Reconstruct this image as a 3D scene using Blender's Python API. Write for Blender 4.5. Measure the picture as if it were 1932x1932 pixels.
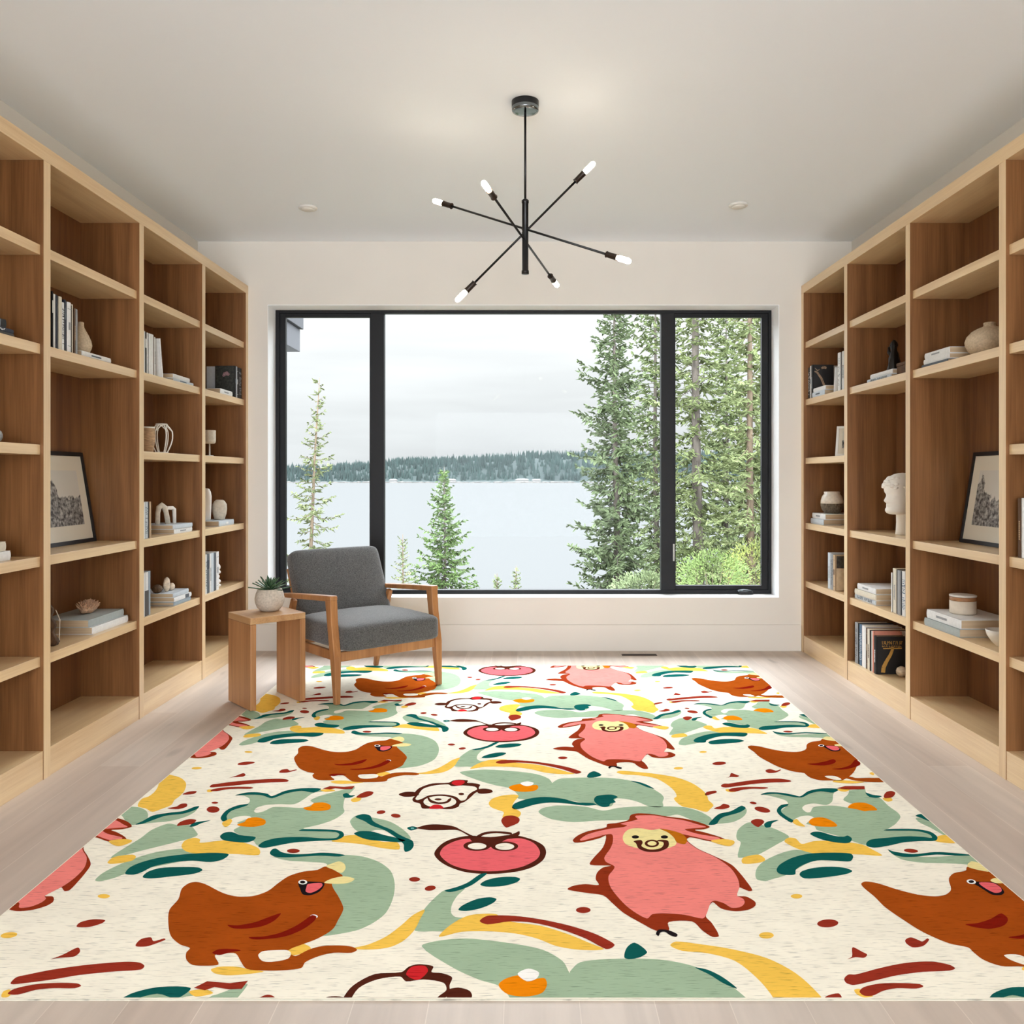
import bpy, bmesh, math, random
from mathutils import Vector, Matrix
from mathutils.geometry import tessellate_polygon
PI = math.pi
sc = bpy.context.scene
COL = sc.collection
for o in list(bpy.data.objects):
    bpy.data.objects.remove(o)

# ------------------------------------------------------------------ camera, sky, light, exposure
EYE = 1.28            # camera height; one-point perspective, +Y into the room
F = 1600.0            # focal length in pixels of a 1932 px frame
CX, CY = 990.0, 899.0
cam = bpy.data.cameras.new('camera')
cam.sensor_width = 36.0
cam.lens = F / 1932.0 * 36.0
cam.shift_x = -(CX - 966.0) / 1932.0
cam.shift_y = -(966.0 - CY) / 1932.0
cam.clip_start = 0.05
cam.clip_end = 6000
camo = bpy.data.objects.new('camera', cam)
camo.location = (0, 0, EYE)
camo.rotation_euler = (PI / 2, 0, 0)
COL.objects.link(camo)
sc.camera = camo

sc.view_settings.view_transform = 'Standard'
sc.view_settings.look = 'None'
sc.view_settings.gamma = 1.0
sc.view_settings.use_curve_mapping = False
sc.view_settings.exposure = 1.34
sc.cycles.use_denoising = True
sc.cycles.max_bounces = 10
sc.cycles.diffuse_bounces = 6
sc.cycles.transparent_max_bounces = 12
sc.cycles.sample_clamp_indirect = 6.0
sc.cycles.caustics_reflective = False
sc.cycles.caustics_refractive = False

# overcast sky: pale near the horizon with soft grey cloud bands, brighter overhead
wd = bpy.data.worlds.new('overcast_sky')
sc.world = wd
wd.use_nodes = True
nt = wd.node_tree
nt.nodes.clear()
n_out = nt.nodes.new('ShaderNodeOutputWorld')
n_bg = nt.nodes.new('ShaderNodeBackground')
n_tc = nt.nodes.new('ShaderNodeTexCoord')
n_sep = nt.nodes.new('ShaderNodeSeparateXYZ')
nt.links.new(n_tc.outputs['Generated'], n_sep.inputs[0])
n_ramp = nt.nodes.new('ShaderNodeValToRGB')
nt.links.new(n_sep.outputs['Z'], n_ramp.inputs[0])
SKY = [(0.0, (0.0345, 0.0353, 0.0359)), (0.06, (0.0365, 0.0372, 0.0377)), (0.19, (0.050, 0.0504, 0.0508)),
       (0.34, (0.20, 0.208, 0.22)), (0.62, (0.45, 0.471, 0.50)), (1.0, (0.70, 0.74, 0.79))]
er = n_ramp.color_ramp
while len(er.elements) < len(SKY):
    er.elements.new(0.5)
for e, (p, c) in zip(er.elements, SKY):
    e.position = p
    e.color = (*c, 1)
n_map = nt.nodes.new('ShaderNodeMapping')
n_map.inputs['Scale'].default_value = (1.6, 1.6, 15.0)
nt.links.new(n_tc.outputs['Generated'], n_map.inputs[0])
n_noise = nt.nodes.new('ShaderNodeTexNoise')
n_noise.inputs['Scale'].default_value = 1.7
n_noise.inputs['Detail'].default_value = 4.0
nt.links.new(n_map.outputs[0], n_noise.inputs['Vector'])
n_cr = nt.nodes.new('ShaderNodeMapRange')
n_cr.inputs[1].default_value = 0.35
n_cr.inputs[2].default_value = 0.6
n_cr.inputs[3].default_value = 0.88
n_cr.inputs[4].default_value = 1.0
nt.links.new(n_noise.outputs[0], n_cr.inputs[0])
# sky behind the viewer brightened as added fill through the rear opening
n_back = nt.nodes.new('ShaderNodeMapRange')
n_back.interpolation_type = 'SMOOTHSTEP'
n_back.inputs[1].default_value = 0.15
n_back.inputs[2].default_value = -0.65
nt.links.new(n_sep.outputs['Y'], n_back.inputs[0])
n_mix = nt.nodes.new('ShaderNodeMix')
n_mix.data_type = 'RGBA'
n_mix.inputs[7].default_value = (0.575, 0.612, 0.662, 1)
nt.links.new(n_back.outputs[0], n_mix.inputs[0])
nt.links.new(n_ramp.outputs[0], n_mix.inputs[6])
n_mul = nt.nodes.new('ShaderNodeVectorMath')
n_mul.operation = 'SCALE'
nt.links.new(n_mix.outputs[2], n_mul.inputs[0])
nt.links.new(n_cr.outputs[0], n_mul.inputs['Scale'])
nt.links.new(n_mul.outputs[0], n_bg.inputs['Color'])
n_bg.inputs['Strength'].default_value = 10.0
nt.links.new(n_bg.outputs[0], n_out.inputs[0])
wd.cycles.sampling_method = 'MANUAL'
wd.cycles.sample_map_resolution = 512

# added sun lamp standing in for bright overcast sky on the lake side
sun = bpy.data.lights.new('overcast_fill', 'SUN')
sun.energy = 0.2
sun.angle = math.radians(55)
sun.color = (1.0, 0.985, 0.96)
suno = bpy.data.objects.new('overcast_fill', sun)
suno.rotation_euler = Vector((-0.10, -0.80, -0.50)).to_track_quat('-Z', 'Y').to_euler()
suno.location = (2, 30, 20)
COL.objects.link(suno)


def portal(name, loc, rot, sx, sy):
    l = bpy.data.lights.new(name, 'AREA')
    l.shape = 'RECTANGLE'
    l.size, l.size_y = sx, sy
    l.cycles.is_portal = True
    o = bpy.data.objects.new(name, l)
    o.location, o.rotation_euler = loc, rot
    COL.objects.link(o)


portal('window_portal', (-0.01, 6.60, 1.465), (-PI / 2, 0, 0), 3.74, 2.14)
portal('rear_opening_portal', (0, -5.22, 1.32), (PI / 2, 0, 0), 3.8, 2.64)


# ------------------------------------------------------------------ colour and material helpers
def lin(c):
    def f(v):
        v /= 255.0
        return v / 12.92 if v <= 0.04045 else ((v + 0.055) / 1.055) ** 2.4
    return (f(c[0]), f(c[1]), f(c[2]), 1.0)


MATS = {}


def mat(name, rgb, rough=0.6, metal=0.0, spec=0.5, coat=0.0, noise=None, bump=None, sheen=0.0):
    """noise = (scale xyz, amount, detail) varies the colour; bump = (scale xyz, strength, distance)"""
    if name in MATS:
        return MATS[name]
    m = bpy.data.materials.new(name)
    m.use_nodes = True
    t = m.node_tree
    b = t.nodes['Principled BSDF']
    b.inputs['Base Color'].default_value = lin(rgb)
    b.inputs['Roughness'].default_value = rough
    b.inputs['Metallic'].default_value = metal
    b.inputs['Specular IOR Level'].default_value = spec
    if coat:
        b.inputs['Coat Weight'].default_value = coat
        b.inputs['Coat Roughness'].default_value = 0.05
    if sheen:
        b.inputs['Sheen Weight'].default_value = sheen
    if noise or bump:
        tc = t.nodes.new('ShaderNodeTexCoord')
    if noise:
        s, amt, det = noise
        mp = t.nodes.new('ShaderNodeMapping')
        mp.inputs['Scale'].default_value = s
        t.links.new(tc.outputs['Object'], mp.inputs[0])
        nz = t.nodes.new('ShaderNodeTexNoise')
        nz.inputs['Scale'].default_value = 1.0
        nz.inputs['Detail'].default_value = det
        t.links.new(mp.outputs[0], nz.inputs['Vector'])
        mr = t.nodes.new('ShaderNodeMapRange')
        mr.inputs[1].default_value = 0.3
        mr.inputs[2].default_value = 0.7
        mr.inputs[3].default_value = 1 - amt
        mr.inputs[4].default_value = 1 + amt
        t.links.new(nz.outputs[0], mr.inputs[0])
        vm = t.nodes.new('ShaderNodeVectorMath')
        vm.operation = 'SCALE'
        vm.inputs[0].default_value = lin(rgb)[:3]
        t.links.new(mr.outputs[0], vm.inputs['Scale'])
        t.links.new(vm.outputs[0], b.inputs['Base Color'])
    if bump:
        s, st, di = bump
        mp = t.nodes.new('ShaderNodeMapping')
        mp.inputs['Scale'].default_value = s
        t.links.new(tc.outputs['Object'], mp.inputs[0])
        nz = t.nodes.new('ShaderNodeTexNoise')
        nz.inputs['Scale'].default_value = 1.0
        nz.inputs['Detail'].default_value = 3.0
        t.links.new(mp.outputs[0], nz.inputs['Vector'])
        bp = t.nodes.new('ShaderNodeBump')
        bp.inputs['Strength'].default_value = st
        bp.inputs['Distance'].default_value = di
        t.links.new(nz.outputs[0], bp.inputs['Height'])
        t.links.new(bp.outputs[0], b.inputs['Normal'])
    MATS[name] = m
    return m


def wood(name, light, dark, axis, rough=0.36, scale=1.0, coat=0.0):
    """oak: fine grain stretched along one axis plus broad cathedral bands"""
    if name in MATS:
        return MATS[name]
    m = bpy.data.materials.new(name)
    m.use_nodes = True
    t = m.node_tree
    b = t.nodes['Principled BSDF']
    tc = t.nodes.new('ShaderNodeTexCoord')

    def nz(across, along, det):
        mp = t.nodes.new('ShaderNodeMapping')
        s = [across * scale] * 3
        s[axis] = along * scale
        mp.inputs['Scale'].default_value = s
        t.links.new(tc.outputs['Object'], mp.inputs[0])
        n = t.nodes.new('ShaderNodeTexNoise')
        n.inputs['Scale'].default_value = 1.0
        n.inputs['Detail'].default_value = det
        n.inputs['Distortion'].default_value = 0.4
        t.links.new(mp.outputs[0], n.inputs['Vector'])
        return n
    n1 = nz(14, 0.8, 3)
    n2 = nz(150, 4.0, 2)
    mx = t.nodes.new('ShaderNodeMath')
    mx.operation = 'MULTIPLY_ADD'
    t.links.new(n2.outputs[0], mx.inputs[0])
    mx.inputs[1].default_value = 0.45
    t.links.new(n1.outputs[0], mx.inputs[2])
    rp = t.nodes.new('ShaderNodeValToRGB')
    rp.color_ramp.elements[0].position = 0.5
    rp.color_ramp.elements[0].color = lin(dark)
    rp.color_ramp.elements[1].position = 0.95
    rp.color_ramp.elements[1].color = lin(light)
    t.links.new(mx.outputs[0], rp.inputs[0])
    t.links.new(rp.outputs[0], b.inputs['Base Color'])
    bp = t.nodes.new('ShaderNodeBump')
    bp.inputs['Strength'].default_value = 0.08
    bp.inputs['Distance'].default_value = 0.002
    t.links.new(n2.outputs[0], bp.inputs['Height'])
    t.links.new(bp.outputs[0], b.inputs['Normal'])
    b.inputs['Roughness'].default_value = rough
    if coat:
        b.inputs['Coat Weight'].default_value = coat
        b.inputs['Coat Roughness'].default_value = 0.28
    MATS[name] = m
    return m


# ------------------------------------------------------------------ mesh helpers
class MB:
    """collects shapes; build() links them as one mesh object"""
    def __init__(self):
        self.v, self.f, self.m, self.s = [], [], [], []

    def add(self, vs, fs, mi=0, smooth=False):
        b = len(self.v)
        self.v.extend([tuple(p) for p in vs])
        for f in fs:
            self.f.append(tuple(b + i for i in f))
            self.m.append(mi)
            self.s.append(smooth)
        return self

    def box(self, x0, x1, y0, y1, z0, z1, mi=0, M=None):
        vs = [Vector((x, y, z)) for z in (z0, z1) for y in (y0, y1) for x in (x0, x1)]
        if M is not None:
            vs = [M @ p for p in vs]
        return self.add(vs, [(0, 2, 3, 1), (4, 5, 7, 6), (0, 1, 5, 4), (1, 3, 7, 5), (3, 2, 6, 7), (2, 0, 4, 6)], mi)

    def tube(self, pts, rads, n=10, mi=0, cap=True, smooth=True):
        pts = [Vector(p) for p in pts]
        if not isinstance(rads, (list, tuple)):
            rads = [rads] * len(pts)
        rings = []
        up = None
        for i, p in enumerate(pts):
            d = (pts[min(i + 1, len(pts) - 1)] - pts[max(i - 1, 0)]).normalized()
            if up is None:
                up = d.orthogonal().normalized()
            else:
                up = (up - d * up.dot(d))
                up = up.normalized() if up.length > 1e-6 else d.orthogonal().normalized()
            sd = d.cross(up)
            rings.append([p + (up * math.cos(2 * PI * k / n) + sd * math.sin(2 * PI * k / n)) * rads[i] for k in range(n)])
        vs = [q for r in rings for q in r]
        fs = []
        for i in range(len(rings) - 1):
            for k in range(n):
                a, b2 = i * n + k, i * n + (k + 1) % n
                fs.append((a, b2, b2 + n, a + n))
        self.add(vs, fs, mi, smooth)
        if cap:
            self.add(rings[0], [tuple(reversed(range(n)))], mi)
            self.add(rings[-1], [tuple(range(n))], mi)
        return self

    def lathe(self, prof, n=32, mi=0, c=(0, 0, 0), smooth=True, wob=None):
        """prof: (radius, z) from bottom to top"""
        vs, fs = [], []
        for (r, z) in prof:
            for k in range(n):
                a = 2 * PI * k / n
                rr = r if wob is None else r * wob(a, z)
                vs.append((c[0] + rr * math.cos(a), c[1] + rr * math.sin(a), c[2] + z))
        for i in range(len(prof) - 1):
            for k in range(n):
                a, b2 = i * n + k, i * n + (k + 1) % n
                fs.append((a, b2, b2 + n, a + n))
        self.add(vs, fs, mi, smooth)
        if prof[0][0] > 1e-5:
            self.add(vs[:n], [tuple(reversed(range(n)))], mi)
        if prof[-1][0] > 1e-5:
            self.add(vs[-n:], [tuple(range(n))], mi)
        return self

    def blob(self, c, r, n=16, mi=0, fn=None):
        """ellipsoid; fn(unit vector) -> offset factor"""
        vs, fs = [], []
        h = n // 2
        for i in range(h + 1):
            th = PI * i / h
            for k in range(n):
                a = 2 * PI * k / n
                u = Vector((math.sin(th) * math.cos(a), math.sin(th) * math.sin(a), -math.cos(th)))
                s = 1.0 if fn is None else fn(u)
                vs.append((c[0] + u.x * r[0] * s, c[1] + u.y * r[1] * s, c[2] + u.z * r[2] * s))
        for i in range(h):
            for k in range(n):
                a, b2 = i * n + k, i * n + (k + 1) % n
                fs.append((a, b2, b2 + n, a + n))
        return self.add(vs, fs, mi, True)

    def poly(self, pts, z, mi=0):
        """filled outline in the XY plane"""
        tris = tessellate_polygon([[Vector((p[0], p[1], 0)) for p in pts]])
        fs = []
        for t in tris:
            a, b2, c = [Vector((pts[i][0], pts[i][1])) for i in t]
            ar = (b2 - a).x * (c - a).y - (b2 - a).y * (c - a).x
            if abs(ar) < 1e-10:
                continue
            fs.append(tuple(t) if ar > 0 else tuple(reversed(t)))
        return self.add([(p[0], p[1], z) for p in pts], fs, mi)

    def build(self, name, mats, parent=None, bevel=0.0, loc=None, subsurf=0, weld=True, seg=2):
        me = bpy.data.meshes.new(name)
        me.from_pydata(self.v, [], self.f)
        if not isinstance(mats, (list, tuple)):
            mats = [mats]
        for m in mats:
            me.materials.append(m)
        me.polygons.foreach_set('material_index', self.m)
        me.polygons.foreach_set('use_smooth', self.s)
        me.update()
        if weld:
            bm = bmesh.new()
            bm.from_mesh(me)
            bmesh.ops.remove_doubles(bm, verts=bm.verts, dist=1e-6)
            bm.to_mesh(me)
            bm.free()
        o = bpy.data.objects.new(name, me)
        COL.objects.link(o)
        if parent is not None:
            o.parent = parent
        if loc is not None:
            o.location = loc
        if bevel:
            md = o.modifiers.new('bevel', 'BEVEL')
            md.width = bevel
            md.segments = seg
            md.limit_method = 'ANGLE'
            md.angle_limit = math.radians(40)
        if subsurf:
            md = o.modifiers.new('subsurf', 'SUBSURF')
            md.levels = md.render_levels = subsurf
        return o


def tag(o, label, cat, group=None, kind=None):
    o['label'] = label
    o['category'] = cat
    if group:
        o['group'] = group
    if kind:
        o['kind'] = kind
    return o


def thing(name, label, cat, loc=(0, 0, 0), rotz=0.0, group=None, rot=None):
    o = bpy.data.objects.new(name, None)
    o.empty_display_size = 0.05
    o.location = loc
    o.rotation_euler = rot if rot is not None else (0, 0, rotz)
    COL.objects.link(o)
    return tag(o, label, cat, group)


def struct(o, label, cat):
    return tag(o, label, cat, kind='structure')


def floor_pt(px, py):
    y = EYE * F / (py - CY)
    return ((px - CX) * y / F, y)


def at(px, py, y):
    return Vector(((px - CX) * y / F, y, EYE - (py - CY) * y / F))


# ------------------------------------------------------------------ the palette
M_wall = mat('wall_paint', (225, 220, 211), 0.85, noise=((3, 3, 3), 0.015, 2))
M_ceil = mat('ceiling_paint', (238, 244, 250), 0.9)
M_reveal = mat('white_reveal_paint', (250, 251, 252), 0.6)
M_black = mat('black_window_metal', (13, 13, 15), 0.5, spec=0.3)
M_iron = mat('matte_black_iron', (16, 16, 17), 0.35, metal=0.3)
M_chrome = mat('dark_chrome', (120, 125, 128), 0.12, metal=1.0)
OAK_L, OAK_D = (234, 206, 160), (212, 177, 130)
SHADE_L, SHADE_D = (140, 96, 57), (101, 64, 32)  # darker copy of the oak: compartment shade put into the colour
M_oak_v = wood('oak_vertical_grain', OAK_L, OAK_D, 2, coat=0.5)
M_oak_shade = wood('oak_shade_tone', SHADE_L, SHADE_D, 2)
M_oak_h = wood('oak_lengthwise_grain', OAK_L, OAK_D, 1, coat=0.5)
M_oak_x = wood('oak_crosswise_grain', OAK_L, OAK_D, 0, coat=0.5)
M_chairwood = wood('chair_oak', (186, 132, 82), (150, 98, 56), 2, rough=0.4)
M_tablewood = wood('side_table_oak', (188, 138, 92), (152, 104, 64), 2, rough=0.45)
# ------------------------------------------------------------------ the room
XW = 2.40          # side walls
YB = 6.225         # window wall, inner face
YR = -5.0          # wall behind the camera
HC = 3.005         # ceiling
WX0, WX1, WZ0, WZ1 = -1.887, 1.868, 0.389, 2.540     # window opening
YF = 6.405         # window frame plane


def plank_floor():
    m = bpy.data.materials.new('pale_oak_planks')
    m.use_nodes = True
    t = m.node_tree
    b = t.nodes['Principled BSDF']
    tc = t.nodes.new('ShaderNodeTexCoord')
    sp = t.nodes.new('ShaderNodeSeparateXYZ')
    t.links.new(tc.outputs['Object'], sp.inputs[0])
    cb = t.nodes.new('ShaderNodeCombineXYZ')
    ad = t.nodes.new('ShaderNodeMath')
    ad.operation = 'ADD'
    ad.inputs[1].default_value = 0.05
    t.links.new(sp.outputs['X'], ad.inputs[0])
    t.links.new(sp.outputs['Y'], cb.inputs['X'])
    t.links.new(ad.outputs[0], cb.inputs['Y'])
    br = t.nodes.new('ShaderNodeTexBrick')
    br.offset = 0.37
    br.inputs['Scale'].default_value = 1.0
    br.inputs['Brick Width'].default_value = 2.3
    br.inputs['Row Height'].default_value = 0.183
    br.inputs['Mortar Size'].default_value = 0.0012
    br.inputs['Mortar Smooth'].default_value = 0.3
    br.inputs['Color1'].default_value = lin((208, 194, 181))
    br.inputs['Color2'].default_value = lin((197, 180, 166))
    br.inputs['Mortar'].default_value = lin((222, 208, 194))
    t.links.new(cb.outputs[0], br.inputs['Vector'])
    mp = t.nodes.new('ShaderNodeMapping')
    mp.inputs['Scale'].default_value = (16, 1.1, 1)
    t.links.new(tc.outputs['Object'], mp.inputs[0])
    nz = t.nodes.new('ShaderNodeTexNoise')
    nz.inputs['Scale'].default_value = 1.0
    nz.inputs['Detail'].default_value = 5
    nz.inputs['Distortion'].default_value = 0.6
    t.links.new(mp.outputs[0], nz.inputs['Vector'])
    mr = t.nodes.new('ShaderNodeMapRange')
    mr.inputs[1].default_value = 0.3
    mr.inputs[2].default_value = 0.7
    mr.inputs[3].default_value = 0.88
    mr.inputs[4].default_value = 1.06
    t.links.new(nz.outputs[0], mr.inputs[0])
    # sparse knots
    mp2 = t.nodes.new('ShaderNodeMapping')
    mp2.inputs['Scale'].default_value = (9, 2.6, 1)
    t.links.new(tc.outputs['Object'], mp2.inputs[0])
    nk = t.nodes.new('ShaderNodeTexNoise')
    nk.inputs['Scale'].default_value = 1.0
    nk.inputs['Detail'].default_value = 1
    t.links.new(mp2.outputs[0], nk.inputs['Vector'])
    mk = t.nodes.new('ShaderNodeMapRange')
    mk.inputs[1].default_value = 0.70
    mk.inputs[2].default_value = 0.80
    mk.inputs[3].default_value = 1.0
    mk.inputs[4].default_value = 0.72
    t.links.new(nk.outputs[0], mk.inputs[0])
    mu = t.nodes.new('ShaderNodeMath')
    mu.operation = 'MULTIPLY'
    t.links.new(mr.outputs[0], mu.inputs[0])
    t.links.new(mk.outputs[0], mu.inputs[1])
    vm = t.nodes.new('ShaderNodeVectorMath')
    vm.operation = 'SCALE'
    t.links.new(br.outputs['Color'], vm.inputs[0])
    t.links.new(mu.outputs[0], vm.inputs['Scale'])
    t.links.new(vm.outputs[0], b.inputs['Base Color'])
    b.inputs['Roughness'].default_value = 0.42
    bp = t.nodes.new('ShaderNodeBump')
    bp.inputs['Strength'].default_value = 0.05
    bp.inputs['Distance'].default_value = 0.001
    bp.invert = True
    t.links.new(br.outputs['Fac'], bp.inputs['Height'])
    t.links.new(bp.outputs[0], b.inputs['Normal'])
    return m


M_floor = plank_floor()
struct(MB().box(-XW - 0.15, XW + 0.15, YR - 0.2, YB + 0.25, -0.12, 0.0).build('floor', M_floor),
       'pale oak plank floor running towards the window', 'floor')
struct(MB().box(-XW - 0.15, XW + 0.15, YR - 0.2, YB + 0.25, HC, HC + 0.15).build('ceiling', M_ceil),
       'plain warm white ceiling above the chandelier', 'ceiling')
struct(MB().box(-XW - 0.15, -XW, YR - 0.2, YB, 0, HC).build('wall_left', M_wall),
       'pale greige wall strip above the left bookcase', 'wall')
struct(MB().box(XW, XW + 0.15, YR - 0.2, YB, 0, HC).build('wall_right', M_wall),
       'pale greige wall strip above the right bookcase', 'wall')
w = MB()
YO = YB + 0.25
w.box(-XW - 0.15, WX0, YB, YO, 0, HC)
w.box(WX1, XW + 0.15, YB, YO, 0, HC)
w.box(WX0, WX1, YB, YO, WZ1, HC)
w.box(WX0, WX1, YB, YO, 0, WZ0)
struct(w.build('wall_far', M_wall), 'pale greige wall around the big picture window', 'wall')
# wall behind the camera; its wide unseen opening is added to let fill light in
w = MB()
DX, DZ = 1.9, 2.64
w.box(-XW - 0.15, -DX, YR - 0.2, YR, 0, HC)
w.box(DX, XW + 0.15, YR - 0.2, YR, 0, HC)
w.box(-DX, DX, YR - 0.2, YR, DZ, HC)
struct(w.build('wall_near', M_wall), 'pale greige wall behind the viewer with a wide opening added for light', 'wall')
# white lining of the window opening
t_ = 0.004
w = MB()
w.box(WX0, WX0 + t_, YB - 0.001, YF + 0.06, WZ0, WZ1)
w.box(WX1 - t_, WX1, YB - 0.001, YF + 0.06, WZ0, WZ1)
w.box(WX0 + t_, WX1 - t_, YB - 0.001, YF + 0.06, WZ1 - t_, WZ1)
w.box(WX0 + t_, WX1 - t_, YB - 0.001, YF + 0.06, WZ0, WZ0 + t_)
struct(w.build('trim_1', M_reveal), 'bright white lining of the window opening and its sill', 'trim')
BX = 2.025
w = MB().box(-BX, BX, YB - 0.012, YB, 0, 0.193)
struct(w.build('baseboard_far', M_wall, bevel=0.002), 'tall flat baseboard below the picture window', 'baseboard')

# window: black frame, two mullions, three panes
win = bpy.data.objects.new('window_1', None)
win.location = (0, YF, 0)
COL.objects.link(win)
struct(win, 'large black framed three part picture window over the lake', 'window')
FX0, FX1, FZ0, FZ1 = WX0 + t_, WX1 - t_, WZ0 + t_, WZ1 - t_
PXM = YF / F


def fx(px):
    return (px - CX) * PXM


def fz(py):
    return EYE - (py - CY) * PXM


M1a, M1b, M2a, M2b = fx(697), fx(728), fx(1244), fx(1275)
f = MB()
d0, d1 = 0.0, 0.055
f.box(FX0, fx(527), d0, d1, FZ0, FZ1)
f.box(fx(1450), FX1, d0, d1, FZ0, FZ1)
f.box(fx(527), fx(1450), d0, d1, fz(591), FZ1)
f.box(fx(527), fx(1450), d0, d1, FZ0, fz(1113))
f.build('window_frame', M_black, win, bevel=0.002)
MB().box(M1a + 0.012, M1b - 0.012, -0.012, d1, fz(1113), fz(591)).build('mullion', M_black, win, bevel=0.002)
MB().box(M2a + 0.012, M2b - 0.012, -0.012, d1, fz(1113), fz(591)).build('mullion', M_black, win, bevel=0.002)
for (a, b2, a2, b3) in ((fx(527), M1a + 0.012, fx(538), M1a), (M2b - 0.012, fx(1450), M2b, fx(1438))):
    s = MB()
    s.box(a, a2, 0.012, 0.05, fz(1113), fz(591))
    s.box(b3, b2, 0.012, 0.05, fz(1113), fz(591))
    s.box(a2, b3, 0.012, 0.05, fz(598), fz(591))
    s.box(a2, b3, 0.012, 0.05, fz(1113), fz(1105))
    s.build('sash', M_black, win, bevel=0.0015)
gm = bpy.data.materials.new('window_glass')
gm.use_nodes = True
t = gm.node_tree
t.nodes.clear()
go = t.nodes.new('ShaderNodeOutputMaterial')
tr = t.nodes.new('ShaderNodeBsdfTransparent')
tr.inputs[0].default_value = (0.97, 0.985, 0.985, 1)
gl = t.nodes.new('ShaderNodeBsdfGlossy')
gl.inputs['Roughness'].default_value = 0.0
fr = t.nodes.new('ShaderNodeFresnel')
fr.inputs[0].default_value = 1.08
mx = t.nodes.new('ShaderNodeMixShader')
t.links.new(fr.outputs[0], mx.inputs[0])
t.links.new(tr.outputs[0], mx.inputs[1])
t.links.new(gl.outputs[0], mx.inputs[2])
t.links.new(mx.outputs[0], go.inputs[0])
for (a, b2, zt, zb) in ((fx(538), M1a, 598, 1105), (M1b - 0.012, M2a + 0.012, 591, 1113), (M2b, fx(1438), 598, 1105)):
    MB().box(a, b2, 0.03, 0.036, fz(zb), fz(zt)).build('pane', gm, win)
M_steel = mat('brushed_latch_metal', (150, 148, 140), 0.35, metal=0.9)
MB().box(fx(1269), fx(1272), -0.018, -0.012, fz(1058), fz(1026)).build('latch_strip', M_steel, win)
h = thing('window_crank', 'black folding crank handle at the foot of the right sash', 'window handle', (fx(1405), YF - 0.001, FZ0))
c = MB()
c.box(-0.055, 0.055, -0.035, 0.0, 0.0, 0.022)
c.build('housing', M_iron, h, bevel=0.004)
c = MB()
c.tube([(0.045, -0.03, 0.03), (-0.02, -0.036, 0.034), (-0.06, -0.03, 0.026)], [0.007, 0.006, 0.008], 8)
c.build('handle', M_chrome, h)

# recessed ceiling spots, floor vent
M_spot = mat('spot_trim_white', (226, 224, 218), 0.5)
M_lens = mat('unlit_spot_lens', (222, 218, 208), 0.3)
for (px, py, lb) in ((581, 391, 'small flush ceiling spot left of the chandelier, unlit'),
                     (1393, 386, 'small flush ceiling spot right of the chandelier, unlit')):
    y = (HC - EYE) * F / (CY - py)
    r_ = thing('ceiling_spot', lb, 'ceiling light', ((px - CX) * y / F, y, HC), group='flush ceiling spots')
    MB().lathe([(0.045, -0.012), (0.056, -0.012), (0.060, -0.007), (0.060, 0.0)], 28).build('spot_trim', M_spot, r_)
    MB().lathe([(0.001, -0.020), (0.038, -0.020), (0.044, -0.012)], 24).build('spot_lens', M_lens, r_)
vx, vy = floor_pt(1206, 1236)
v = thing('floor_vent', 'narrow dark slot vent in the floor below the window', 'vent', (vx, vy, 0.0))
M_vent = mat('bronze_vent_metal', (70, 52, 36), 0.5, metal=0.4)
e = MB()
e.box(-0.125, 0.125, -0.024, -0.019, 0, 0.004).box(-0.125, 0.125, 0.019, 0.024, 0, 0.004)
e.box(-0.125, -0.120, -0.019, 0.019, 0, 0.004).box(0.120, 0.125, -0.019, 0.019, 0, 0.004)
e.build('vent_frame', M_vent, v)
e = MB()
for k in range(5):
    e.box(-0.120, 0.120, -0.015 + k * 0.0068, -0.0125 + k * 0.0068, 0.0005, 0.003)
e.build('vent_grille', mat('vent_slat_metal', (34, 24, 16), 0.6), v)  # slats in a darker metal than the frame

# ------------------------------------------------------------------ outdoors
M_ground = mat('forest_slope_soil', (66, 64, 52), 0.95, noise=((0.6, 0.6, 0.6), 0.35, 4))
g = MB()
prof = [(6.6, -2.4), (12, -3.6), (25, -5.2), (45, -7.4), (66, -8.9), (76, -9.4)]
vs, fs = [], []
xs = [-70, -35, -15, -5, 5, 15, 35, 70]
for j, (y, z) in enumerate(prof):
    for i, x in enumerate(xs):
        vs.append((x, y + 2 * math.sin(x * 0.2 + j), z + 0.25 * math.sin(i * 1.7 + j * 2.1) + (0.9 if x > 4 and y < 50 else 0)))
nx = len(xs)
for j in range(len(prof) - 1):
    for i in range(nx - 1):
        fs.append((j * nx + i, j * nx + i + 1, (j + 1) * nx + i + 1, (j + 1) * nx + i))
g.add(vs, fs, 0, True)
struct(g.build('ground', M_ground), 'wooded slope falling from the house to the lake', 'ground')
M_lake = mat('pale_lake_water', (75, 75, 74), 0.7, spec=0.0, bump=((0.5, 2.0, 1), 0.1, 0.05))
struct(MB().box(-900, 900, 60, 1383, -9.6, -9.0).build('lake', M_lake), 'wide pale grey lake beyond the trees', 'lake')
M_hill = mat('far_hill_cover', (20, 32, 30), 0.95, noise=((0.03, 0.03, 0.03), 0.2, 3))


def hill_h(x):
    a = max(0.0, min(1.0, (x + 420) / 460.0))
    return 13 + 23 * a * a * (3 - 2 * a) + 2.0 * math.sin(x * 0.021) + 1.2 * math.sin(x * 0.057 + 1)


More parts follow.
